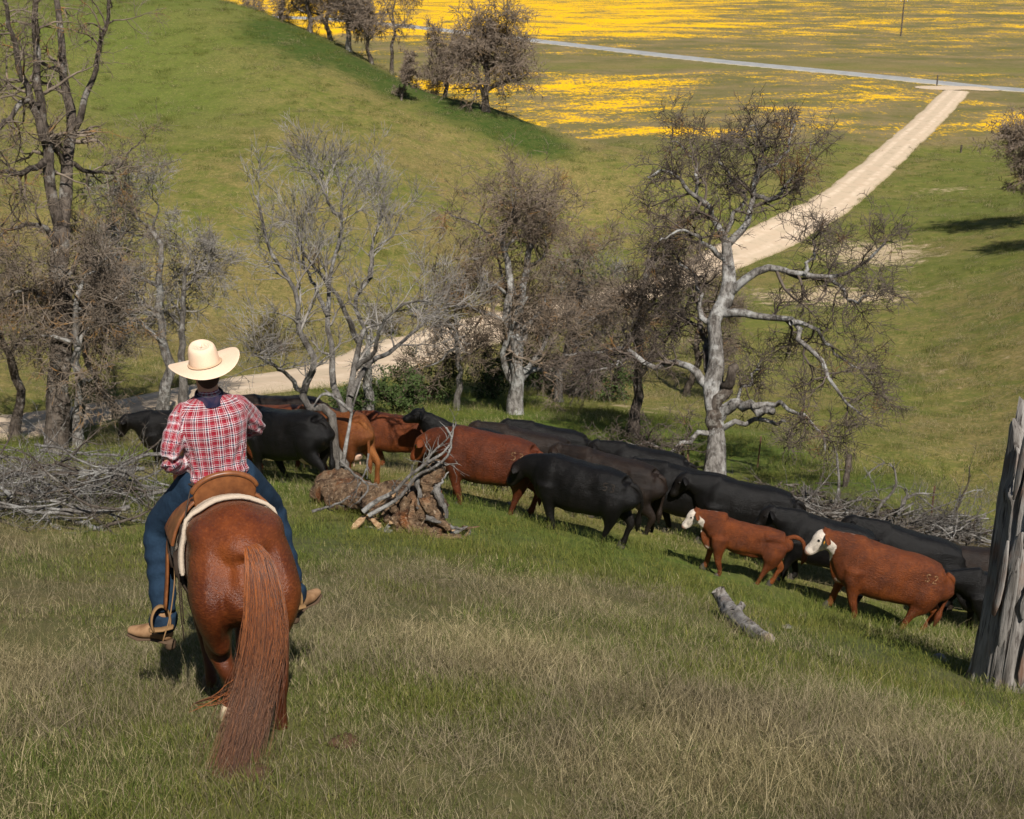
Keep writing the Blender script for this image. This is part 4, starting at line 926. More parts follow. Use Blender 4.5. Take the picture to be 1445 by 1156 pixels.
for s in (-1, 1): obj('eye', raw('eye', ell((s*.03,.123,.695), (.012,.008,.008), n=8), eye_m), body)

# shirt
pl = NT('plaid_cotton', .85, .15)
def stripes(v):
    f = pl.math('FRACT', v)
    cr = pl.n('ShaderNodeValToRGB'); cr.color_ramp.interpolation = 'CONSTANT'; pl.put(cr.inputs[0], f)
    red, wh, nv, lr = (.20, .005, .014, 1), (.62, .58, .59, 1), (.004, .007, .028, 1), (.25, .014, .028, 1)
    E = [(0, red), (.20, wh), (.235, red), (.355, wh), (.42, nv), (.57, wh), (.64, lr), (.76, wh), (.795, lr)]
    e = cr.color_ramp.elements; e[0].position = 0; e[0].color = red; e[1].position = .20; e[1].color = wh
    for p_, c_ in E[2:]: x = e.new(p_); x.color = c_
    return cr.outputs[0]
sx = pl.n('ShaderNodeSeparateXYZ'); pl.put(sx.inputs[0], pl.attr('plaid', 'Vector'))
c = pl.mix(.5, stripes(sx.outputs[0]), stripes(sx.outputs[1]))
cl = pl.noise(pl.objco(), 18, 4, .6); c = pl.mix(pl.math('MULTIPLY', pl.ramp(cl, .4, .7), .12), c, (.25, .12, .12)); pl.color(c)
pl.bump(pl.noise(pl.objco(), 9, 4, .6, .6), .5, .03); pl.b.inputs['Sheen Weight'].default_value = .15
tor = sl([(0,.0,.035),(0,-.005,.12),(0,-.005,.24),(0,.0,.36),(0,-.005,.455),(0,-.01,.505),(0,-.01,.555)], [.168,.166,.182,.205,.207,.165,.074], [.128,.122,.128,.135,.118,.09,.066], 5, up=(0, 1, 0), sq=.9)
sp = [tor]
for s in (-1, 1):
    a = arms[s]; e = np.array(a[1]); w0 = np.array(a[2])
    sp.append(sl([sh(s) * [.55, 1, 1] + [0, 0, -.035], sh(s) + [-s * .012, 0, -.035], (sh(s) + e) / 2, e, (e + w0) / 2, w0], [.05,.058,.060,.056,.054,.042], [.06,.066,.064,.058,.054,.042], 5))
sme = fuse('shirt', sp, .0085, 4, pl.m); V = verts(sme); N = normals(sme)
uvp = np.zeros((len(V), 3)); Pp = .060
dT = np.abs(V[:, 0]) - .195 * np.interp(V[:, 2], [.0, .36, .5, .56], [.9, 1.02, .88, .4])
arm_id = np.zeros(len(V))
for s in (-1, 1):
    pts_ = resample([sh(s), np.array(arms[s][1]), np.array(arms[s][2])], 40); dd = np.linalg.norm(V[:, None] - pts_, axis=2); k = dd.argmin(1); m_ = dd.min(1)
    al = k / 39 * .62; axis = unit(pts_[np.minimum(k + 1, 39)] - pts_[np.maximum(k - 1, 0)]); rel = V - pts_[k]
    ref = unit(np.cross(axis, np.array([0, 1.0, 0]))); bi = np.cross(axis, ref); ang = np.arctan2((rel * bi).sum(1), (rel * ref).sum(1))
    is_arm = (V[:, 0] * s > .155) & (m_ < .12) & ((dT > 0) | (V[:, 2] < .30) & (m_ < .085) | (k > 16))
    arm_id[is_arm] = s
    uvp[is_arm] = np.stack([ang[is_arm] * .066 / Pp, al[is_arm] / Pp, 0 * al[is_arm]], 1)
t_ = arm_id == 0; ang = np.arctan2(V[:, 0], -V[:, 1] * 1.45)
yoke = sm(.418, .421, V[:, 2])
uvp[t_] = np.stack([(ang * .165 / Pp + .25), V[:, 2] / Pp, 0 * ang], 1)[t_]
set_attr(sme, 'plaid', uvp)
fold = np.zeros(len(V)); bk = t_ & (V[:, 1] < .06)
fan = ang / (.55 + .9 * np.clip((V[:, 2] - .02) / .4, 0, 1))
fold += t_ * (.0045 * np.sin(fan * 17 + 2.2 * vnoise(V[:, 2] * 7, V[:, 0] * 3, 4)) * np.exp(-((V[:, 2] - .20) / .17) ** 2)) + t_ * .011 * np.exp(-((V[:, 2] - .085 - .02 * np.sin(ang * 3)) / .03) ** 2) + t_ * .004 * np.sin(V[:, 2] * 95 + ang * 5) * np.exp(-((V[:, 2] - .07) / .05) ** 2)
fold += .006 * n3(V, 9, 71) + .004 * n3(V, 19, 75) - .004 * t_ * np.exp(-((V[:, 2] - .42) / .006) ** 2)
for s in (-1, 1):
    e = np.array(arms[s][1]); de = np.linalg.norm(V - e, axis=1); fold += (arm_id == s) * (.007 * np.sin(V[:, 2] * 100 + V[:, 0] * 70 * s + V[:, 1] * 30) * np.exp(-(de / .12) ** 2) + .004 * np.sin(V[:, 2] * 60 + V[:, 1] * 50))
V = V + N * fold[:, None]; set_verts(sme, V)
shirt = obj('shirt', sme, pr)
cr_ = np.linspace(0, 2 * math.pi, 25)[:-1]
colr = np.stack([.072 * np.cos(cr_), -.008 + .070 * np.sin(cr_), .560 + .012 * np.sin(cr_)], 1)
Vc = np.vstack([colr * [1.08, 1.08, 1] + [0, 0, -.03], colr + [0, 0, .012], colr * [1.10, 1.10, 1] + [0, 0, .005], colr * [1.28, 1.25, 1] + [0, -.005, -.045]]); ix = np.arange(96).reshape(4, 24); nx = np.roll(ix, -1, 1)
cm_ = mesh('collar', Vc, np.stack([ix[:-1], nx[:-1], nx[1:], ix[1:]], -1).reshape(-1, 4), pl.m); set_attr(cm_, 'plaid', np.stack([np.full(96, .5), np.repeat([.45, .48, .51, .54], 24), np.zeros(96)], 1)); obj('collar', cm_, shirt)

# jeans
jn = NT('denim', .9, .15); w = jn.noise(jn.objco(), 5, 5, .65); w2 = jn.noise(jn.scale(jn.objco(), (1, 1, .25)), 90, 2, .5)
c = jn.mix(jn.ramp(w, .35, .75), (.0055, .013, .026), (.013, .029, .052)); c = jn.mix(jn.math('MULTIPLY', w2, .35), c, (.025, .052, .092)); jn.color(c); jn.bump(jn.noise(jn.objco(), 16, 4, .6, .5), .4, .02)
jp = [sl([(0,.01,-.07),(0,0,.0),(0,-.005,.07)], [.17,.185,.168], [.14,.145,.122], 5, up=(0, 1, 0))]
for s in (-1, 1):
    lg = np.array(legs[s]); jp.append(sl([lg[0], lg[0]*.6+lg[1]*.4, lg[1], lg[1]*.5+lg[2]*.5, lg[2], lg[3]+[s*.005,.01,-.03]], [.125,.115,.088,.082,.078,.085], [.13,.118,.09,.085,.082,.095], 6))
jme = fuse('jeans', jp, .011, 5, jn.m); V = verts(jme); N = normals(jme)
V += N * (.006 * n3(V, 8, 41) + .005 * np.sin(V[:, 2] * 46 + V[:, 1] * 22 + 3 * vnoise(V[:, 0] * 8, V[:, 2] * 5, 5)) * sm(-.15, -.45, -V[:, 2] * -1 if False else V[:, 2]) )[:, None]; set_verts(jme, V)
jeans = obj('jeans', jme, pr)
blt = np.stack([.176 * np.cos(cr_), -.003 + .132 * np.sin(cr_), .048 + 0 * cr_], 1); blt = np.vstack([blt, blt[:1]])
obj('belt', raw('belt', loft(blt, np.full(25, .016), np.full(25, .008), 8, up=(0, 0, 1)), dkl.m), jeans)
stch = NT('denim_seam_thread', .9, .1).color((.20, .12, .05)).m
jbv = BVHTree.FromPolygons([tuple(v) for v in V], [tuple(q.vertices) for q in jme.polygons])
def sew(name, pts2, par):
    Q = []
    for x, z in resample(np.column_stack([pts2, np.zeros(len(pts2))]), 18)[:, :2]:
        h = jbv.ray_cast(Vector((x, -1, z)), Vector((0, 1, 0)))[0]
        if h: Q.append((h.x, h.y - .001, h.z))
    if len(Q) > 3:
        v, f = tubes(np.array(Q)[None], np.full((1, len(Q)), .0016), 4); obj(name, mesh(name, v, f, stch), par)
for s in (-1, 1): sew('pocket_seam', [(s*.045,.02),(s*.05,-.06),(s*.09,-.085),(s*.13,-.06),(s*.135,.02)], jeans)
sew('back_seam', [(0,.05),(0,-.08)], jeans)
sew('yoke_seam', [(-.15,.03),(0,.0),(.15,.03)], jeans)
# boots
bt = NT('worn_boot_leather', .75, .25); w = bt.noise(bt.objco(), 12, 5, .65); bt.color(bt.mix(bt.ramp(w, .3, .7), (.165, .085, .038), (.30, .175, .09)))
sole = NT('boot_sole', .8, .2).color((.08, .05, .03)).m
for s in (-1, 1):
    an = np.array(legs[s][3]); to = np.array([s * .19, .16, -.045])
    bm_ = fuse('boot', [sl([an + [0,0,.06], an + [0,.005,-.02], an + [0,.01,-.075]], [.055,.055,.048], [.06,.062,.058], 4, up=(0, 1, 0)), sl([an + [-s*.01,-.035,-.085], an + to*.3 + [0,0,-.07], an + to*.65 + [0,0,-.07], an + to + [0,0,-.06]], [.04,.048,.052,.03], [.04,.05,.038,.024], 5)], .009, 4, bt.m)
    bo = obj('boot', bm_, pr)
    obj('sole', raw('sole', sl([an + [-s*.012,-.045,-.128], an + to*.4 + [0,0,-.118], an + to*.7 + [0,0,-.108], an + to*1.05 + [0,0,-.085]], [.036,.038,.054,.026], [.010]*4, 4, sides=12), sole), bo)
    obj('heel', raw('heel', sl([an + [-s*.012,-.04,-.13], an + [-s*.012,-.045,-.165]], [.034,.030], [.034,.030], 3, sides=12, up=(0, 1, 0)), sole), bo)

# straw hat
hatm = NT('pale_straw', .8, .2); uvw = hatm.attr('hat', 'Vector'); wv = hatm.n('ShaderNodeTexWave'); wv.inputs['Scale'].default_value = 22; wv.inputs['Distortion'].default_value = 1.2; wv.inputs['Detail'].default_value = 3; hatm.put(wv.inputs['Vector'], uvw)
c = hatm.mix(wv.outputs['Fac'], (.66, .47, .33), (.80, .62, .47)); c = hatm.mix(hatm.math('MULTIPLY', hatm.noise(hatm.objco(), 14, 3, .6), .35), c, (.55, .36, .22)); hatm.color(c); hatm.bump(wv.outputs['Fac'], .25, .004)
hat = empty('hat', (0, .018, .722)); hat.parent = pr; hat.rotation_euler = (R(-2), R(-7), R(4))
A_ = np.linspace(0, 2 * math.pi, 49)[:-1]
def crown(r, z, pin): 
    x = r * .92 * np.cos(A_); y = r * 1.12 * np.sin(A_)
    return np.stack([x * (1 - pin * np.exp(-((y - .05) / .05) ** 2)), y, z + 0 * A_], 1)
rings = [crown(.092, .0, 0), crown(.090, .05, 0), crown(.086, .090, .04), crown(.080, .112, .1), crown(.066, .122, .16)]
rings[3][:, 2] += .010 * (rings[3][:, 1] / .09); rings[4][:, 2] += .012 * (rings[4][:, 1] / .08)
inner = crown(.045, .112, .2); inner[:, 2] -= .012 * np.exp(-(inner[:, 0] / .03) ** 2); rings.append(inner); cen = crown(.0015, .104, 0); rings.append(cen)
V = np.vstack(rings); n = 48; k = len(rings); ix = np.arange(k * n).reshape(k, n); nx = np.roll(ix, -1, 1)
Q = np.stack([ix[:-1], nx[:-1], nx[1:], ix[1:]], -1).reshape(-1, 4)
me = mesh('crown', V, [Q], hatm.m, attrs=dict(hat=np.stack([V[:, 2] * 4, np.tile(A_ * .3, k), 0 * V[:, 0]], 1))); o = obj('hat_crown', me, hat); m = o.modifiers.new('t', 'SOLIDIFY'); m.thickness = .004; s_ = o.modifiers.new('s', 'SUBSURF'); s_.levels = s_.render_levels = 1
br = []
for q in np.linspace(0, 1, 8):
    r = .090 + q * .115; x = r * np.cos(A_) * (1 + .03 * q); y = (r + .016) * np.sin(A_)
    side_ = np.abs(np.cos(A_)) ** 2.2; z = q ** 1.6 * (0.036 * side_ - .024 * (1 - side_)) ; br.append(np.stack([x * (1 - .05 * q * side_), y, z], 1))
V = np.vstack(br); k = 8; ix = np.arange(k * n).reshape(k, n); nx = np.roll(ix, -1, 1)
me = mesh('brim', V, [np.stack([ix[:-1], nx[:-1], nx[1:], ix[1:]], -1).reshape(-1, 4)], hatm.m, attrs=dict(hat=np.stack([np.hypot(V[:, 0], V[:, 1]) * 4, np.tile(A_ * .3, k), 0 * V[:, 0]], 1))); o = obj('hat_brim', me, hat); m = o.modifiers.new('t', 'SOLIDIFY'); m.thickness = .005; s_ = o.modifiers.new('s', 'SUBSURF'); s_.levels = s_.render_levels = 1
bd = np.vstack([crown(.0935, .010, 0), crown(.0935, .010, 0)[:1]])
obj('hat_band', raw('hat_band', loft(bd, np.full(49, .010), np.full(49, .003), 6, up=(0, 0, 1)), NT('hat_band_ribbon', .8, .2).color((.52, .35, .22)).m), hat)

# ------------------------------------------------------------------ dead wood, posts and stones
wood_m = NT('weathered_grey_wood', .95, .1); gco = wood_m.attr('grain', 'Vector')
g1 = wood_m.noise(wood_m.scale(gco, (1, 1, .12)), 7, 6, .7, .3); g2 = wood_m.noise(wood_m.scale(gco, (1, 1, .05)), 26, 4, .65); g3 = wood_m.noise(gco, 1.6, 3, .6)
c = wood_m.mix(wood_m.ramp(g1, .3, .7), (.105, .092, .080), (.33, .305, .28)); c = wood_m.mix(wood_m.math('MULTIPLY', wood_m.ramp(g2, .52, .66), .9), c, (.035, .027, .024)); c = wood_m.mix(wood_m.math('MULTIPLY', wood_m.ramp(g3, .48, .66), .75), c, wood_m.mix(g1, (.10, .052, .035), (.26, .15, .10)))
wood_m.color(c); wood_m.bump(wood_m.math('ADD', g1, g2), .8, .02)
sb = at(1430, 966); SDp = sb[1] * CT - sb[2] * ST
sn = empty('broken_tree_trunk', sb); tag(sn, 'tall weathered grey broken trunk at the right picture edge', 'trunk')
K, S = 90, 96; s = np.linspace(0, 1, K); a = np.linspace(0, 2 * math.pi, S, endpoint=False)
Hs = 3.25; rr = np.interp(s, [0, .05, .15, .45, .7, 1], [.54, .45, .39, .36, .37, .355])
top = Hs * (.86 + .10 * np.cos(a - .3) + .05 * vnoise(a * 3, a * 0, 8) + .05 * vnoise(a * 9, a * 0, 9)) ; top = top - .35 * np.exp(-((np.angle(np.exp(1j * (a - 3.6)))) / .35) ** 2)
Z = s[:, None] * top[None] - .35 * (1 - s[:, None])
ca, sa = np.cos(a)[None], np.sin(a)[None]
ridge = 1 + .10 * np.sin(3 * a + 1.0)[None] * (1 - .5 * s[:, None]) + .05 * vnoise(a[None] * 5 + 0 * Z, Z * .5, 3) + .06 * vnoise(a[None] * 9.5 + .35 * Z, Z * .9, 4) - .16 * np.maximum(0, vnoise(a[None] * 10 + .5 * Z, Z * .55, 5) - .1) ** 1.0 + .035 * vnoise(a[None] * 22, Z * 2.2, 6) - .05 * np.maximum(0, vnoise(a[None] * 26 + 2 * Z, Z * 1.1, 16) - .25) + .12 * np.exp(-((Z - 2.0) / .09) ** 2) * np.exp(-((np.angle(np.exp(1j * (a[None] - 3.4)))) / .4) ** 2)
X = rr[:, None] * ridge * ca + .035 * Z; Y = rr[:, None] * ridge * sa + .03 * Z
V = np.stack([X, Y, Z], -1).reshape(-1, 3); ix = np.arange(K * S).reshape(K, S); nx = np.roll(ix, -1, 1)
F = np.stack([ix[:-1], nx[:-1], nx[1:], ix[1:]], -1).reshape(-1, 4)
inn = V.reshape(K, S, 3)[-1]; cc = inn.mean(0); inn2 = inn * .72 + cc * .28 - [0, 0, .18]; inn3 = inn * .3 + cc * .7 - [0, 0, .55]
V = np.vstack([V, inn2, inn3, cc - [0, 0, .7]]); e1 = np.arange(K * S, K * S + S); e2 = e1 + S; tp = ix[-1]; r1 = lambda q: np.roll(q, -1)
F4 = np.vstack([F, np.stack([tp, r1(tp), r1(e1), e1], 1), np.stack([e1, r1(e1), r1(e2), e2], 1)])
me = mesh('trunk', V, [F4, np.stack([e2, r1(e2), np.full(S, len(V) - 1)], 1)], wood_m.m, attrs=dict(grain=V)); obj('trunk', me, sn)
rg = np.random.default_rng(91)
for k in range(16):       # slabs of bark and splinters still hanging on
    an = rg.uniform(2.6, 5.6); z0 = rg.uniform(.0, 2.2); L = rg.uniform(.35, .9); w = rg.uniform(.03, .07); r_ = np.interp(z0, [0, .4, 3], [.45, .395, .355]) + .012
    P = np.array([(r_ * math.cos(an + q * .06) + .05 * (z0 + q * L), r_ * math.sin(an + q * .06), z0 + q * L) for q in np.linspace(0, 1, 6)])
    V, Q, T3 = loft(P, [w*.4, w, w*1.1, w, w*.8, w*.25], [.012]*6, 10, up=(math.cos(an), math.sin(an), 0)); V = V + .01 * n3(V, 14, k)[:, None]
    obj('bark_slab', mesh('bark_slab', V, [Q, T3], wood_m.m, attrs=dict(grain=V + k)), sn)
st_ = lambda nm, C, r, mat, par, loc, **k: stem_mesh(nm, np.asarray(C), np.asarray(r), mat, par, loc, **k)
def grainy(o):
    V = verts(o.data); set_attr(o.data, 'grain', V); return o

# rotten log with its root mass
rot = NT('rotten_wood', .95, .1); p = rot.objco(); w1 = rot.noise(rot.scale(p, (.5, 1, 1)), 7, 6, .75, .4); w2 = rot.noise(p, 3.0, 4, .7); w3 = rot.noise(p, 24, 4, .7)
c = rot.mix(rot.ramp(w1, .32, .68), (.045, .025, .017), (.30, .195, .115)); c = rot.mix(rot.ramp(w2, .50, .66), c, rot.mix(w1, (.10, .032, .012), (.26, .10, .035))); c = rot.mix(rot.ramp(w3, .55, .72), c, (.42, .32, .22)); c = rot.mix(rot.ramp(w3, .40, .30), c, (.02, .013, .01))
rot.color(c); rot.bump(rot.math('ADD', w1, w3), 1.0, .08)
grw = bark_mat('grey_dead_wood', (.085, .074, .065), (.215, .198, .18), (.33, .32, .30), .35, 14)
l0, l1 = at(462, 712), at(598, 748); DL = l1[1] * CT - l1[2] * ST
lg = empty('rotten_log', (l0 + l1) / 2); tag(lg, 'rotten brown log ending in a torn root mass, beside the slender oak', 'log'); lc = np.array(lg.location)
ld = unit(np.append((l1 - l0)[:2], 0))
C = resample([l0 + [0, 0, .20], l0 * .6 + l1 * .4 + [0, 0, .22], l1 + [0, 0, .30]], 26); rr = .27 + .05 * np.sin(np.linspace(0, 9, 26)) + .05 * np.linspace(0, 1, 26)
grainy(st_('log', C, rr, rot.m, lg, lc, sides=36, rough=.30, seed=6))
ch = [ell(l1 + q - lc, r) for q, r in [((0,0,.30),(.30,.26,.36)),((.12,-.14,.10),(.28,.2,.2)),((-.18,-.12,.12),(.26,.2,.2)),((.05,.02,.58),(.20,.18,.30)),((.16,.05,.75),(.12,.11,.24)),((-.30,.02,.30),(.30,.26,.30))]]
rm = fuse('root_mass', ch, .03, 2, rot.m); V = verts(rm); N = normals(rm); V += N * (.10 * n3(V, 4.5, 12) + .05 * n3(V, 11, 15) + .03 * n3(V, 24, 19))[:, None]; set_verts(rm, V); obj('root_mass', rm, lg)
rg = np.random.default_rng(77)
for L, r0, r1 in [([(575,700),(570,725),(578,752)], .10, .07), ([(598,700),(605,715),(625,742),(632,748)], .11, .06), ([(610,690),(622,705),(632,728)], .09, .04), ([(555,715),(560,735),(556,748)], .07, .05), ([(615,690),(628,675),(634,668)], .035, .012), ([(588,672),(592,700),(590,718)], .05, .03), ([(600,730),(640,744),(655,750)], .06, .02)]:
    C = wobble(resample([pt(x, y, DL - .35) for x, y in L], 12), .02, rg); st_('root', C, taper(12, r0 * .8, r1 * .7), grw if r1 < .045 else rot.m, lg, lc, sides=12, rough=.3, seed=int(r0 * 1000))
tanw = NT('broken_tan_wood', .9, .1); w = tanw.noise(tanw.scale(tanw.objco(), (1, 1, 6)), 6, 5, .7); tanw.color(tanw.mix(tanw.ramp(w, .3, .7), (.16, .085, .04), (.46, .31, .18))); tanw.bump(w, .7, .02)
for k in range(46):       # split slabs and chunks of the torn wood
    q = np.array([rg.normal(0, .42), rg.normal(-.22, .16), 0]); c0 = l1 - ld * .25 + q; c0[2] = float(ground_z(c0[:1], c0[1:2])[0]) + abs(rg.normal(.16, .16)) * (1.3 if abs(q[0]) < .35 else .5)
    d = unit(np.array([rg.normal(0, 1), rg.normal(0, .5), rg.normal(.2, .5)])); L = rg.uniform(.08, .26); w = rg.uniform(.02, .06); P = np.array([c0 + d * L * t for t in (-1, -.4, .3, 1)])
    V, Q, T3 = loft(P, [w * .5, w, w * .9, w * .25], [w * .4, w * .5, w * .55, w * .2], 8, sq=.5); V = V + (.012 * n3(V, 16, k))[:, None]
    obj('wood_chunk', mesh('wood_chunk', V - lc, [Q, T3], [tanw.m, rot.m, grw][k % 3], smooth=False), lg)
dbr = [([(512,722),(545,700),(575,675),(600,655),(625,640),(636,625),(640,600)], .035, .012), ([(520,728),(560,705),(590,672),(622,655),(633,640),(635,612),(630,604)], .03, .014), ([(600,656),(610,640),(632,620),(643,596)], .018, .008), ([(590,664),(604,640),(600,625)], .016, .008), ([(610,650),(640,655),(648,652)], .012, .006), ([(480,650),(505,672),(520,690),(502,712)], .02, .01), ([(520,640),(515,668),(498,700)], .014, .008), ([(440,722),(470,715),(495,700)], .022, .012)]
db = empty('fallen_branch', lc + [0, 0, .4]); tag(db, 'twisted bare grey branches leaning over the rotten log', 'branch'); dc = np.array(db.location)
for i, (L, r0, r1) in enumerate(dbr):
    C = wobble(resample([pt(x, y, DL - .5 + .1 * i * .3) for x, y in L], 14), .015, rg); st_('stem', C, taper(14, r0, r1), grw, db, dc, sides=8, rough=.15, seed=i)
    P, Q = grow(C[None], taper(14, r0, r1)[None], 7, (.12, .4), (25, 80), 4, .25, rg, rk=.5, rmin=.005); put_tubes('twigs', [(P, Q, 4)], grw, db, dc)

# small log in the near grass
q0, q1 = at(1010, 866), at(1082, 906); DQ = q0[1] * CT - q0[2] * ST
sl_ = empty('small_log', (q0 + q1) / 2); tag(sl_, 'short forked grey log lying alone in the near grass', 'log'); qc = np.array(sl_.location)
C = resample([at(1014, 872) + [-.02, 0, .30], at(1020, 874) + [0, 0, .19], at(1034, 884) + [0, 0, .12], at(1058, 898) + [0, 0, .09], at(1086, 910) + [0, 0, .06]], 26)
grainy(st_('log', C, np.interp(np.linspace(0, 1, 26), [0, .15, .4, .7, 1], [.07, .08, .095, .08, .05]), wood_m.m, sl_, qc, sides=26, rough=.28, seed=4))
C = resample([at(1036, 886) + [0, 0, .14], at(1039, 884) + [.02, 0, .20], at(1042, 884) + [.04, 0, .25]], 8); grainy(st_('knot', C, taper(8, .06, .03), wood_m.m, sl_, qc, sides=14, rough=.3, seed=7))

# brush piles: every branch its own piece
def brush(name, label, spots, n, seed, hmax, rmax=.03, mat=grw):
    rg = np.random.default_rng(seed); c0 = at(*spots[len(spots) // 2][:2]); e = empty(name, c0); tag(e, label, 'brush pile')
    for i in range(n):
        px, py, wgt = spots[rg.integers(len(spots))]
        b = at(px + rg.normal(0, 16), py + rg.normal(0, 7)); z = hmax * rg.beta(1.2, 2.2) * wgt
        az = rg.normal(0, .55) + (math.pi if rg.random() < .5 else 0); tl = rg.normal(.04, .16); L = rg.uniform(.7, 2.1)
        d = np.array([math.cos(az) * math.cos(tl), math.sin(az) * math.cos(tl), math.sin(tl)])
        K = 12; P = np.empty((K, 3)); P[0] = b + [0, 0, z] - d * L / 2; cur = d.copy()
        for k in range(1, K): cur = unit(cur + rg.normal(size=3) * .14); P[k] = P[k - 1] + cur * L / (K - 1)
        gz = ground_z(P[:, 0], P[:, 1]) + .02; P[:, 2] = np.maximum(P[:, 2], gz)
        r0 = rg.uniform(.010, rmax) * (1.5 if rg.random() < .12 else 1); Rr = taper(K, r0, r0 * .35)
        P1, R1 = grow(P[None], Rr[None], 7, (.25, .8), (25, 80), 5, .22, rg, rk=.55, rmin=.005, t0=.2); P2, R2 = grow(P1, R1, 3, (.1, .35), (25, 80), 3, .25, rg, rk=.6, rmin=.004)
        put_tubes('branch', [(P[None], Rr[None], 7), (P1, R1, 4), (P2, R2, 3)], mat if rg.random() < .7 else B_DARK, e, c0)
    return e
brush('brush_pile', 'large heap of dry grey branches left of the rider', [(10,720,1),(40,715,1.2),(75,722,1.2),(110,715,1.2),(140,720,1.1),(170,712,1),(200,705,.8),(30,735,.7),(90,738,.7),(150,735,.5),(0,690,1),(60,690,1.1),(110,690,1),(-40,715,1)], 135, 301, .85)
brush('brush_pile', 'scattered dry branches and bark strips behind the black cattle', [(1090,712,.3),(1130,716,.3),(1170,726,.4),(1210,735,.5),(1250,742,.6),(1290,750,.6),(1330,755,.7),(1365,760,.7),(1390,765,.6),(1340,745,.6)], 90, 302, .6, .028, B_GREY)
hoop = empty('bent_branch', at(1240, 735)); tag(hoop, 'bent grey branch arching up from the brush behind the cattle', 'branch'); hb_ = np.array(hoop.location); HDp = hb_[1] * CT - hb_[2] * ST; rg = np.random.default_rng(12)
for L, r0, r1 in [([(1236,738),(1240,715),(1255,700),(1264,685),(1262,660),(1250,652),(1235,660),(1222,672)], .035, .012), ([(1268,728),(1276,705),(1290,698),(1310,697)], .04, .02), ([(1276,712),(1280,695),(1278,688)], .025, .012), ([(1240,700),(1232,680),(1226,665)], .016, .008), ([(1340,735),(1350,710),(1362,695),(1385,690)], .016, .008), ([(1356,745),(1372,715),(1380,690)], .014, .007)]:
    C = wobble(resample([pt(x, y, HDp) for x, y in L], 14), .012, rg); st_('stem', C, taper(14, r0, r1), grw if r0 < .034 else B_GREY, hoop, hb_, sides=8, rough=.15, seed=3)
    P, Q = grow(C[None], taper(14, r0, r1)[None], 8, (.15, .5), (25, 80), 5, .25, rg, rk=.5, rmin=.005); put_tubes('twigs', [(P, Q, 4)], grw, hoop, hb_)
# bark litter pieces
rg = np.random.default_rng(14); n = 420; pz = [at(px, py) for px, py in [(1060,702),(1100,712),(1140,718),(1180,730),(1030,698),(1230,742),(1290,752)]]
cen = np.array([pz[rg.integers(len(pz))] for _ in range(n)]) + rg.normal(size=(n, 3)) * [.7, .6, 0]; cen[:, 2] = ground_z(cen[:, 0], cen[:, 1]) + rg.uniform(.02, .10, n)
dz = rg.normal(size=(n, 3)) * [1, 1, .25]; dz = unit(dz); Lh = rg.uniform(.06, .22, (n, 1)); P = np.stack([cen - dz * Lh, cen, cen + dz * Lh], 1)
bl_ = put_tubes('bark_litter', [(P, np.tile(rg.uniform(.012, .035, (n, 1)), (1, 3)) * [.5, 1, .4], 4)], B_DARK, None, np.zeros(3)); tag(bl_, 'dark bark chips strewn below the tall pale oak', 'bark', kind='stuff')
# stumps by the tall oak
for k, (px, py, h_, r_, lb) in enumerate([(938, 672, .55, .16, 'splintered brown stump left of the tall pale oak trunk'), (966, 676, .62, .12, 'narrow split stump touching the tall pale oak'), (1135, 706, .30, .05, 'pale snapped stub standing in the bark litter'), (1143, 708, .26, .05, 'dull grey snapped stub beside the pale one')]):
    b = at(px, py); e = empty('stump', b); tag(e, lb, 'stump', 'stumps behind the cattle'); K, S = 14, 26; a = np.linspace(0, 2 * math.pi, S, endpoint=False); s = np.linspace(0, 1, K)[:, None]
    tp = h_ * (1 + .35 * vnoise(a * 3.5, a * 0, k) + .2 * vnoise(a * 9, a * 0, k + 3))[None]; rad = r_ * (1 - .25 * s + .35 * np.exp(-s / .12)) * (1 + .15 * vnoise(a[None] * 4 + 0 * s, s * 3, k))
    V = np.stack([rad * np.cos(a), rad * np.sin(a), s * tp - .08], -1).reshape(-1, 3); ix = np.arange(K * S).reshape(K, S); nx = np.roll(ix, -1, 1)
    V = np.vstack([V, [0, 0, h_ * .45]]); obj('wood', mesh('wood', V, [np.stack([ix[:-1], nx[:-1], nx[1:], ix[1:]], -1).reshape(-1, 4), np.stack([ix[-1], nx[-1], np.full(S, K * S)], 1)], rot.m if k < 2 else grw), e)
    for j in range(5 if k < 2 else 1):
        an = rg.uniform(0, 6.28); q = np.array([math.cos(an), math.sin(an), 0]) * r_ * .7; C = resample([b + q + [0, 0, h_ * .5], b + q * 1.05 + [0, 0, h_ * .9], b + q * 1.2 + [0, 0, h_ * rg.uniform(1.1, 1.5)]], 6); st_('splinter', C, taper(6, .03, .006), rot.m if k < 2 else grw, e, b, sides=7, rough=.2, seed=j)
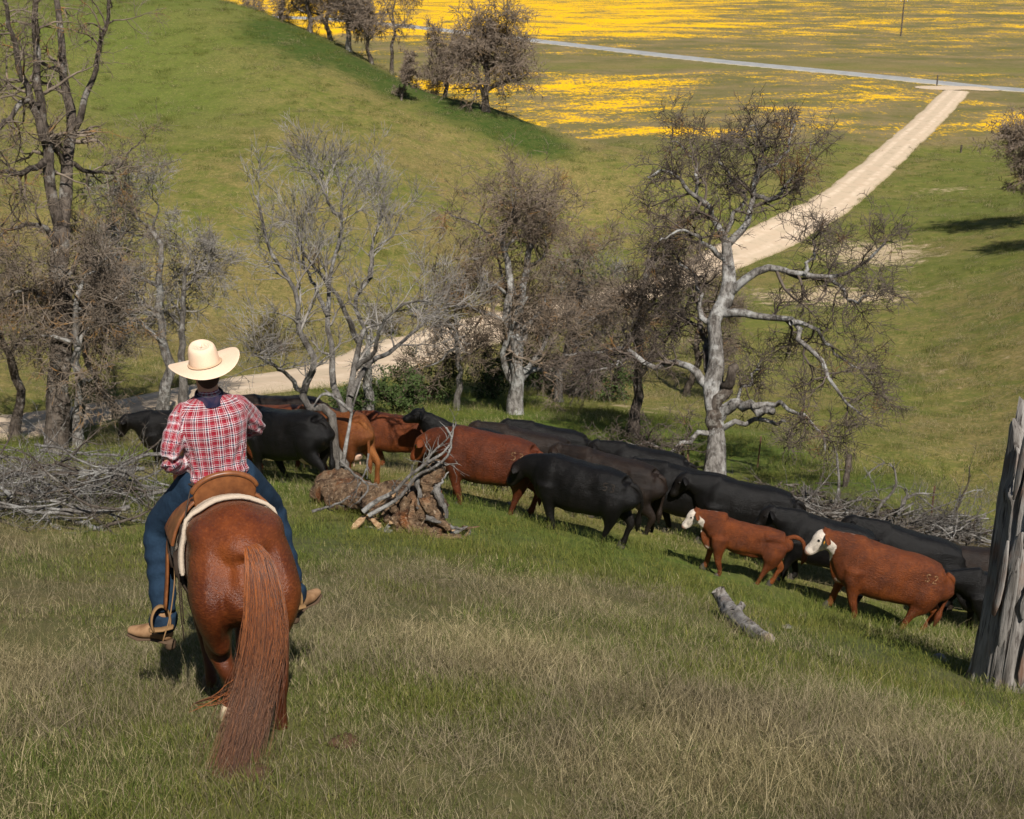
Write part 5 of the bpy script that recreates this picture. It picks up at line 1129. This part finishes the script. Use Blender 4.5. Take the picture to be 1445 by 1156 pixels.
# fence posts
rust = NT('rusty_steel', .8, .3).color((.085, .04, .025)).m
def post(px, py, top, r_, mat, lb, name='fence_post', steel=False):
    b = at(px, py); D = b[1] * CT - b[2] * ST; t = pt(*top, D); e = empty(name, b); tag(e, lb, 'post', 'posts along the old fence line')
    C = np.linspace(b - [0, 0, .2], t, 12); K = 12
    if steel:
        obj('shaft', raw('shaft', loft(C - b, np.full(K, .018), np.full(K, .010), 8, up=(0, 1, 0), sq=.4), mat), e); obj('rib', raw('rib', loft(C - b + [0, -.012, 0], np.full(K, .005), np.full(K, .016), 6, up=(0, 1, 0), sq=.4), mat), e)
        for z in (.35, .6, .85): q = b * (1 - z) + t * z - b; obj('stud', raw('stud', ell(q + [0, -.025, 0], (.012, .012, .012), n=6), mat), e)
    else:
        st_('shaft', C, np.full(K, r_) * (1 + .08 * np.sin(np.arange(K) * 1.7)), mat, e, b, sides=12, rough=.15, seed=px); obj('top_cap', raw('top_cap', ell(t - b, (r_ * .9, r_ * .9, .03), n=8), mat), e)
        q = b * .3 + t * .7 - b; obj('staple', raw('staple', ell(q + [0, -r_ - .004, 0], (.018, .008, .012), n=6), rust), e)
post(1191, 691, (1199, 643), .065, B_DARK, 'leaning dark wooden fence post behind the brush')
post(1313, 737, (1319, 686), 0, rust, 'thin rusty steel fence post in the brush by the broken trunk', steel=True)
post(1068, 664, (1074, 616), 0, rust, 'thin rusty steel fence post right of the tall pale oak', steel=True)
e_b = at(1176, 716); e = empty('dead_sapling', e_b); tag(e, 'crooked bare dead sapling next to the wooden fence post', 'sapling'); ED = e_b[1] * CT - e_b[2] * ST
C = resample([pt(1176, 718, ED), pt(1182, 700, ED), pt(1184, 680, ED), pt(1182, 655, ED), pt(1181, 640, ED)], 14); st_('stem', C, taper(14, .035, .022), grw, e, e_b, sides=8, seed=2)
P, Q = grow(C[None], taper(14, .03, .015)[None], 8, (.15, .6), (30, 80), 5, .25, rg, rk=.4, rmin=.006); put_tubes('twigs', [(P, Q, 4)], T_GREY, e, e_b)
# far posts and the utility pole
ub = at(1271, 51); up_ = empty('utility_pole', ub); tag(up_, 'dark wooden utility pole standing in the far yellow flower field', 'pole')
st_('shaft', np.linspace(ub - [0, 0, .5], ub + [.12, 0, 7.9], 14), taper(14, .19, .13), B_DARK, up_, ub, sides=10, rough=.03)
obj('crossarm', raw('crossarm', loft(np.array([(-.7, 0, 7.35), (0.1, 0, 7.4), (.9, 0, 7.45)]), [.06] * 3, [.07] * 3, 8, sq=.5), B_DARK), up_)
pw = NT('porcelain', .3, .5).color((.55, .55, .52)).m
for x in (-.6, .12, .8): obj('insulator', raw('insulator', sl([(x, 0, 7.45), (x, 0, 7.58), (x, 0, 7.68)], [.05, .09, .04], None, 3, sides=10, up=(0, 1, 0)), pw), up_)
for px, py, h_, lb in [(1322, 121, 1.5, 'short dark marker post at the track junction'), (1356, 214, .75, 'small dark stub of a post among the near flowers')]:
    b = at(px, py); e = empty('marker_post', b); tag(e, lb, 'post', 'small posts on the valley floor'); st_('shaft', np.linspace(b - [0, 0, .2], b + [0, 0, h_], 8), np.full(8, .10), B_DARK, e, b, sides=9, rough=.1); obj('cap', raw('cap', ell((0, 0, h_), (.11, .11, .05), n=8), B_DARK), e)
# stones
stone = NT('field_stone', .9, .2); w = stone.noise(stone.objco(), 9, 5, .7); stone.color(stone.mix(stone.ramp(w, .3, .7), (.12, .10, .085), (.28, .25, .215))); stone.bump(w, .8, .03)
def rock(px, py, r_, seed, lb, mat=None):
    b = at(px, py); V, Q, T3 = ell((0, 0, 0), (1, 1, 1), n=16); V = V * (1 + .35 * n3(V, 1.3, seed) + .12 * n3(V, 4, seed + 3))[:, None] * np.array(r_); e = obj('rock', mesh('rock', V, [Q, T3], mat or stone.m, smooth=True), None, b + [0, 0, r_[2] * .25]); tag(e, lb, 'rock', 'loose stones in the grass')
rock(656, 752, (.10, .09, .09), 1, 'pale stone right of the torn root mass'); rock(634, 755, (.09, .08, .07), 2, 'pale stone touching the torn root mass')
rock(1322, 938, (.075, .07, .07), 3, 'grey stone in the shadow left of the broken trunk'); rock(1440, 972, (.13, .12, .10), 4, 'large grey stone at the foot of the broken trunk')
rock(718, 710, (.05, .05, .04), 5, 'tiny white stone below the dark red cow'); rock(1110, 892, (.05, .05, .035), 6, 'small grey stone near the forked log')
soil = NT('bare_clod', .95, .1).color((.075, .042, .026)).m
rock(486, 1047, (.10, .08, .04), 7, 'dark soil clod in the near grass right of the horse tail', soil); rock(352, 1092, (.12, .09, .035), 8, 'dark soil clod below the horse tail', soil); rock(1352, 1000, (.05, .05, .05), 9, 'small dark clod in the grass near the broken trunk', soil)
# shrubs
def shrub(px, py, h_, r_, seed, cols, lb, nl=3200, leaf=.05):
    rg = np.random.default_rng(seed); b = at(px, py); e = empty('shrub', b); tag(e, lb, 'shrub', 'low shrubs along the creek')
    a = rg.uniform(0, 6.28, 9); P = np.stack([np.stack([np.linspace(0, 1, 8) * r_ * .7 * np.cos(q), np.linspace(0, 1, 8) * r_ * .7 * np.sin(q), np.linspace(0, 1, 8) ** .8 * h_ * rg.uniform(.6, 1)], 1) for q in a]) + b + rg.normal(size=(9, 8, 3)) * .03
    Rr = np.tile(taper(8, .03, .01), (9, 1)); P1, R1 = grow(P, Rr, 8, (r_ * .3, r_ * .7), (25, 80), 5, .25, rg, rmin=.008); P2, R2 = grow(P1, R1, 7, (r_ * .12, r_ * .35), (25, 80), 3, .25, rg, rmin=.006)
    put_tubes('stems', [(P, Rr, 5), (P1, R1, 4), (P2, R2, 3)], T_BROWN, e, b)
    tips = np.concatenate([P2[:, 1:].reshape(-1, 3), P1[:, 2:].reshape(-1, 3)]); c = tips[rg.integers(len(tips), size=nl)] + rg.normal(size=(nl, 3)) * .06
    n1 = unit(rg.normal(size=(nl, 3))); n2_ = unit(np.cross(n1, rg.normal(size=(nl, 3)))); L = leaf * rg.uniform(.6, 1.4, (nl, 1))
    V = np.stack([c - n1 * L, c + n2_ * L * .5, c + n1 * L, c - n2_ * L * .5], 1).reshape(-1, 3) - b
    m = NT('shrub_leaves', .8, .2); m.color(m.mix(m.noise(m.objco(), 5, 3, .6), *cols)); obj('foliage', mesh('foliage', V, np.arange(nl * 4).reshape(-1, 4), m.m, smooth=False), e)
dg = ((.022, .040, .010), (.060, .085, .022)); ol = ((.06, .055, .02), (.14, .115, .045))
shrub(600, 572, 1.5, 1.2, 1, dg, 'dark green shrub left of the creek grove'); shrub(695, 562, 1.3, 1.1, 2, dg, 'dark green shrub behind the forked pale oak'); shrub(765, 552, 1.3, 1.1, 3, dg, 'dark green shrub right of the forked pale oak')
shrub(560, 585, 1.0, .9, 4, dg, 'low dark shrub right of the stunted oak'); shrub(860, 565, 1.4, 1.2, 5, dg, 'dark green shrub left of the dark leaning oak'); shrub(400, 500, 1.5, 1.4, 6, ol, 'olive brown shrub across the track behind the slender oak', 2600); shrub(495, 590, .9, .8, 7, dg, 'low dark shrub left of the stunted oak')
shrub(545, 470, 1.1, 1.0, 8, ol, 'small olive shrub on the far side of the track', 1500)

# ------------------------------------------------------------------ grass
gcol = bpy.data.collections.new('grass_clumps')
def blade_mat():
    m = NT('grass_blades', 0.8, 0.15)
    d = m.attr('tint', 'Fac', 'INSTANCER'); v = m.attr('vary', 'Fac', 'INSTANCER'); r0_ = m.attr('rnd'); h = m.attr('h'); r = m.math('POWER', r0_, 1.8)
    g = m.mix(r, (.055, .092, .011), (.215, .235, .042))
    g = m.mix(v, g, m.mix(r, (.085, .108, .015), (.26, .235, .05)))
    s = m.mix(r, (.110, .084, .034), (.58, .48, .27))
    s = m.mix(v, s, m.mix(r, (.060, .046, .028), (.38, .31, .20)))
    k = m.math('ADD', d, m.math('MULTIPLY', m.math('SUBTRACT', r0_, .5), .75))
    c = m.mix(m.ramp(k, .3, .7), g, s)
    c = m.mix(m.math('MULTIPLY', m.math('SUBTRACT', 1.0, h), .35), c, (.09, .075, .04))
    m.color(c)
    tr = m.n('ShaderNodeBsdfTranslucent'); m.put(tr.inputs[0], c)
    mx = m.n('ShaderNodeMixShader'); mx.inputs[0].default_value = .28
    m.t.links.new(m.b.outputs[0], mx.inputs[1]); m.t.links.new(tr.outputs[0], mx.inputs[2]); m.t.links.new(mx.outputs[0], m.out.inputs[0])
    return m.m
BM = blade_mat()
def clump(i, nb, rad, hlo, hhi, wid, bend, flop, seed):
    rg = np.random.default_rng(seed); K = 3 if nb > 200 else 4
    a = rg.uniform(0, 6.28, nb); r = rad * np.sqrt(rg.uniform(0, 1, nb)); b = np.stack([r * np.cos(a), r * np.sin(a), 0 * a - .02], 1)
    H = rg.uniform(hlo, hhi, nb); az = rg.uniform(0, 6.28, nb); d = np.stack([np.cos(az), np.sin(az), 0 * az], 1); w0 = wid * rg.uniform(.6, 1.4, nb)
    side = np.stack([-np.sin(az + rg.normal(0, .6, nb)), np.cos(az), 0 * az], 1); side = unit(side)
    bn = bend * rg.uniform(.2, 1.5, nb); fl = flop * rg.uniform(-.3, 1, nb)
    V = []; hh = []
    for k in range(K):
        s = k / (K - 1)
        c = b + np.array([0, 0, 1]) * (H * s * (1 - .35 * np.abs(fl) * s))[:, None] + d * (H * (bn * s * s + fl * s))[:, None]
        w = w0 * (1 - s) ** .7 if k < K - 1 else w0 * 0.12
        V += [c - side * w[:, None] / 2, c + side * w[:, None] / 2]; hh += [np.full(nb, s)] * 2
    V = np.stack(V, 1); ix = np.arange(nb * 2 * K).reshape(nb, 2 * K)
    F = np.concatenate([np.stack([ix[:, 2 * k], ix[:, 2 * k + 1], ix[:, 2 * k + 3], ix[:, 2 * k + 2]], 1) for k in range(K - 1)])
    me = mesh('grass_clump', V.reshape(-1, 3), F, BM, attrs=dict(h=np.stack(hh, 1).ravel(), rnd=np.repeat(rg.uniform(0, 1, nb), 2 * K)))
    o = bpy.data.objects.new('grass_clump_%02d' % i, me); gcol.objects.link(o)
specs = [(210, .24, .025, .070, .0036, .5, .5), (190, .25, .025, .080, .0038, .5, .55), (210, .26, .02, .06, .0034, .6, .6), (170, .23, .03, .10, .0042, .45, .4),
         (110, .24, .04, .12, .0026, .6, .7), (100, .23, .04, .14, .0025, .8, .8), (150, .27, .02, .08, .0028, 1.0, 1.4), (150, .28, .02, .07, .0030, 1.2, 1.8),
         (45, .24, .08, .24, .0024, .8, .8), (110, .28, .02, .06, .0065, .6, .8)]
for i, s in enumerate(specs): clump(i, *s, 500 + i)
gn = bpy.data.node_groups.new('scatter_clumps', 'GeometryNodeTree')
gn.interface.new_socket('Geometry', in_out='INPUT', socket_type='NodeSocketGeometry'); gn.interface.new_socket('Geometry', in_out='OUTPUT', socket_type='NodeSocketGeometry')
gi = gn.nodes.new('NodeGroupInput'); go = gn.nodes.new('NodeGroupOutput'); iop = gn.nodes.new('GeometryNodeInstanceOnPoints')
ci = gn.nodes.new('GeometryNodeCollectionInfo'); ci.inputs['Collection'].default_value = gcol; ci.inputs['Separate Children'].default_value = True; ci.inputs['Reset Children'].default_value = True
def na(name, typ):
    x = gn.nodes.new('GeometryNodeInputNamedAttribute'); x.data_type = typ; x.inputs['Name'].default_value = name; return x.outputs['Attribute']
gn.links.new(gi.outputs[0], iop.inputs['Points']); gn.links.new(ci.outputs[0], iop.inputs['Instance']); iop.inputs['Pick Instance'].default_value = True
gn.links.new(na('vid', 'INT'), iop.inputs['Instance Index']); gn.links.new(na('rot', 'FLOAT_VECTOR'), iop.inputs['Rotation']); gn.links.new(na('scl', 'FLOAT_VECTOR'), iop.inputs['Scale'])
gn.links.new(iop.outputs[0], go.inputs[0])
def scatter(name, label, n, y0, y1, power, scale_fn, seed, umax=0.62, keep=None):
    rg = np.random.default_rng(seed)
    e = power                                     # points per unit y ~ y**e
    q = rg.uniform(0, 1, n); y = (y0 ** (e + 1) + q * (y1 ** (e + 1) - y0 ** (e + 1))) ** (1 / (e + 1))
    u = rg.uniform(-umax, umax, n); x = u * y
    k = np.minimum(dist_line(x, y, dirt_c), 9) > 2.0 + 0.5 * rg.uniform(-1, 1, n)
    A = ground_attrs(x, y)
    k &= rg.uniform(0, 1, n) > 0.85 * A['mulch'] + 0.7 * A['bare']
    if keep is not None: k &= keep(x, y, rg)
    x, y = x[k], y[k]; A = {a: b[k] for a, b in A.items()}; n = len(x)
    z = ground_z(x, y)
    patch = fbm(x * .8, y * .8, 4, 77) ; patch2 = fbm(x * .16 + 4, y * .16, 3, 78)
    tint = np.clip(.56 + 1.0 * patch + .5 * patch2 - .70 * A['lush'] + rg.normal(0, .16, n), 0, 1)
    vid = np.where(tint + rg.normal(0, .15, n) > .5, rg.choice([4, 5, 6, 7, 6, 8, 8, 2], n), rg.choice([0, 1, 2, 3, 3, 9, 1, 4], n)).astype(np.int32)
    vary = np.clip(.5 + 1.5 * fbm(x * .8 + 30, y * .8, 3, 90) + rg.normal(0, .2, n), 0, 1)
    sc = scale_fn(y) * rg.uniform(.7, 1.3, n) * (1 + .25 * fbm(x * .7, y * .7, 2, 66))
    me = bpy.data.meshes.new(name); me.vertices.add(n); me.vertices.foreach_set('co', np.stack([x, y, z], 1).astype(np.float32).ravel())
    def A_(nm, t, f, v): me.attributes.new(nm, t, 'POINT').data.foreach_set(f, v)
    A_('vid', 'INT', 'value', vid)
    A_('rot', 'FLOAT_VECTOR', 'vector', np.stack([rg.normal(0, .10, n) , rg.normal(0, .10, n), rg.uniform(0, 6.28, n)], 1).astype(np.float32).ravel())
    A_('scl', 'FLOAT_VECTOR', 'vector', np.stack([sc, sc, sc * rg.uniform(.8, 1.2, n)], 1).astype(np.float32).ravel())
    A_('tint', 'FLOAT', 'value', tint.astype(np.float32)); A_('vary', 'FLOAT', 'value', vary.astype(np.float32))
    o = obj(name, me); md = o.modifiers.new('scatter', 'NODES'); md.node_group = gn
    tag(o, label, 'grass', kind='stuff'); return o
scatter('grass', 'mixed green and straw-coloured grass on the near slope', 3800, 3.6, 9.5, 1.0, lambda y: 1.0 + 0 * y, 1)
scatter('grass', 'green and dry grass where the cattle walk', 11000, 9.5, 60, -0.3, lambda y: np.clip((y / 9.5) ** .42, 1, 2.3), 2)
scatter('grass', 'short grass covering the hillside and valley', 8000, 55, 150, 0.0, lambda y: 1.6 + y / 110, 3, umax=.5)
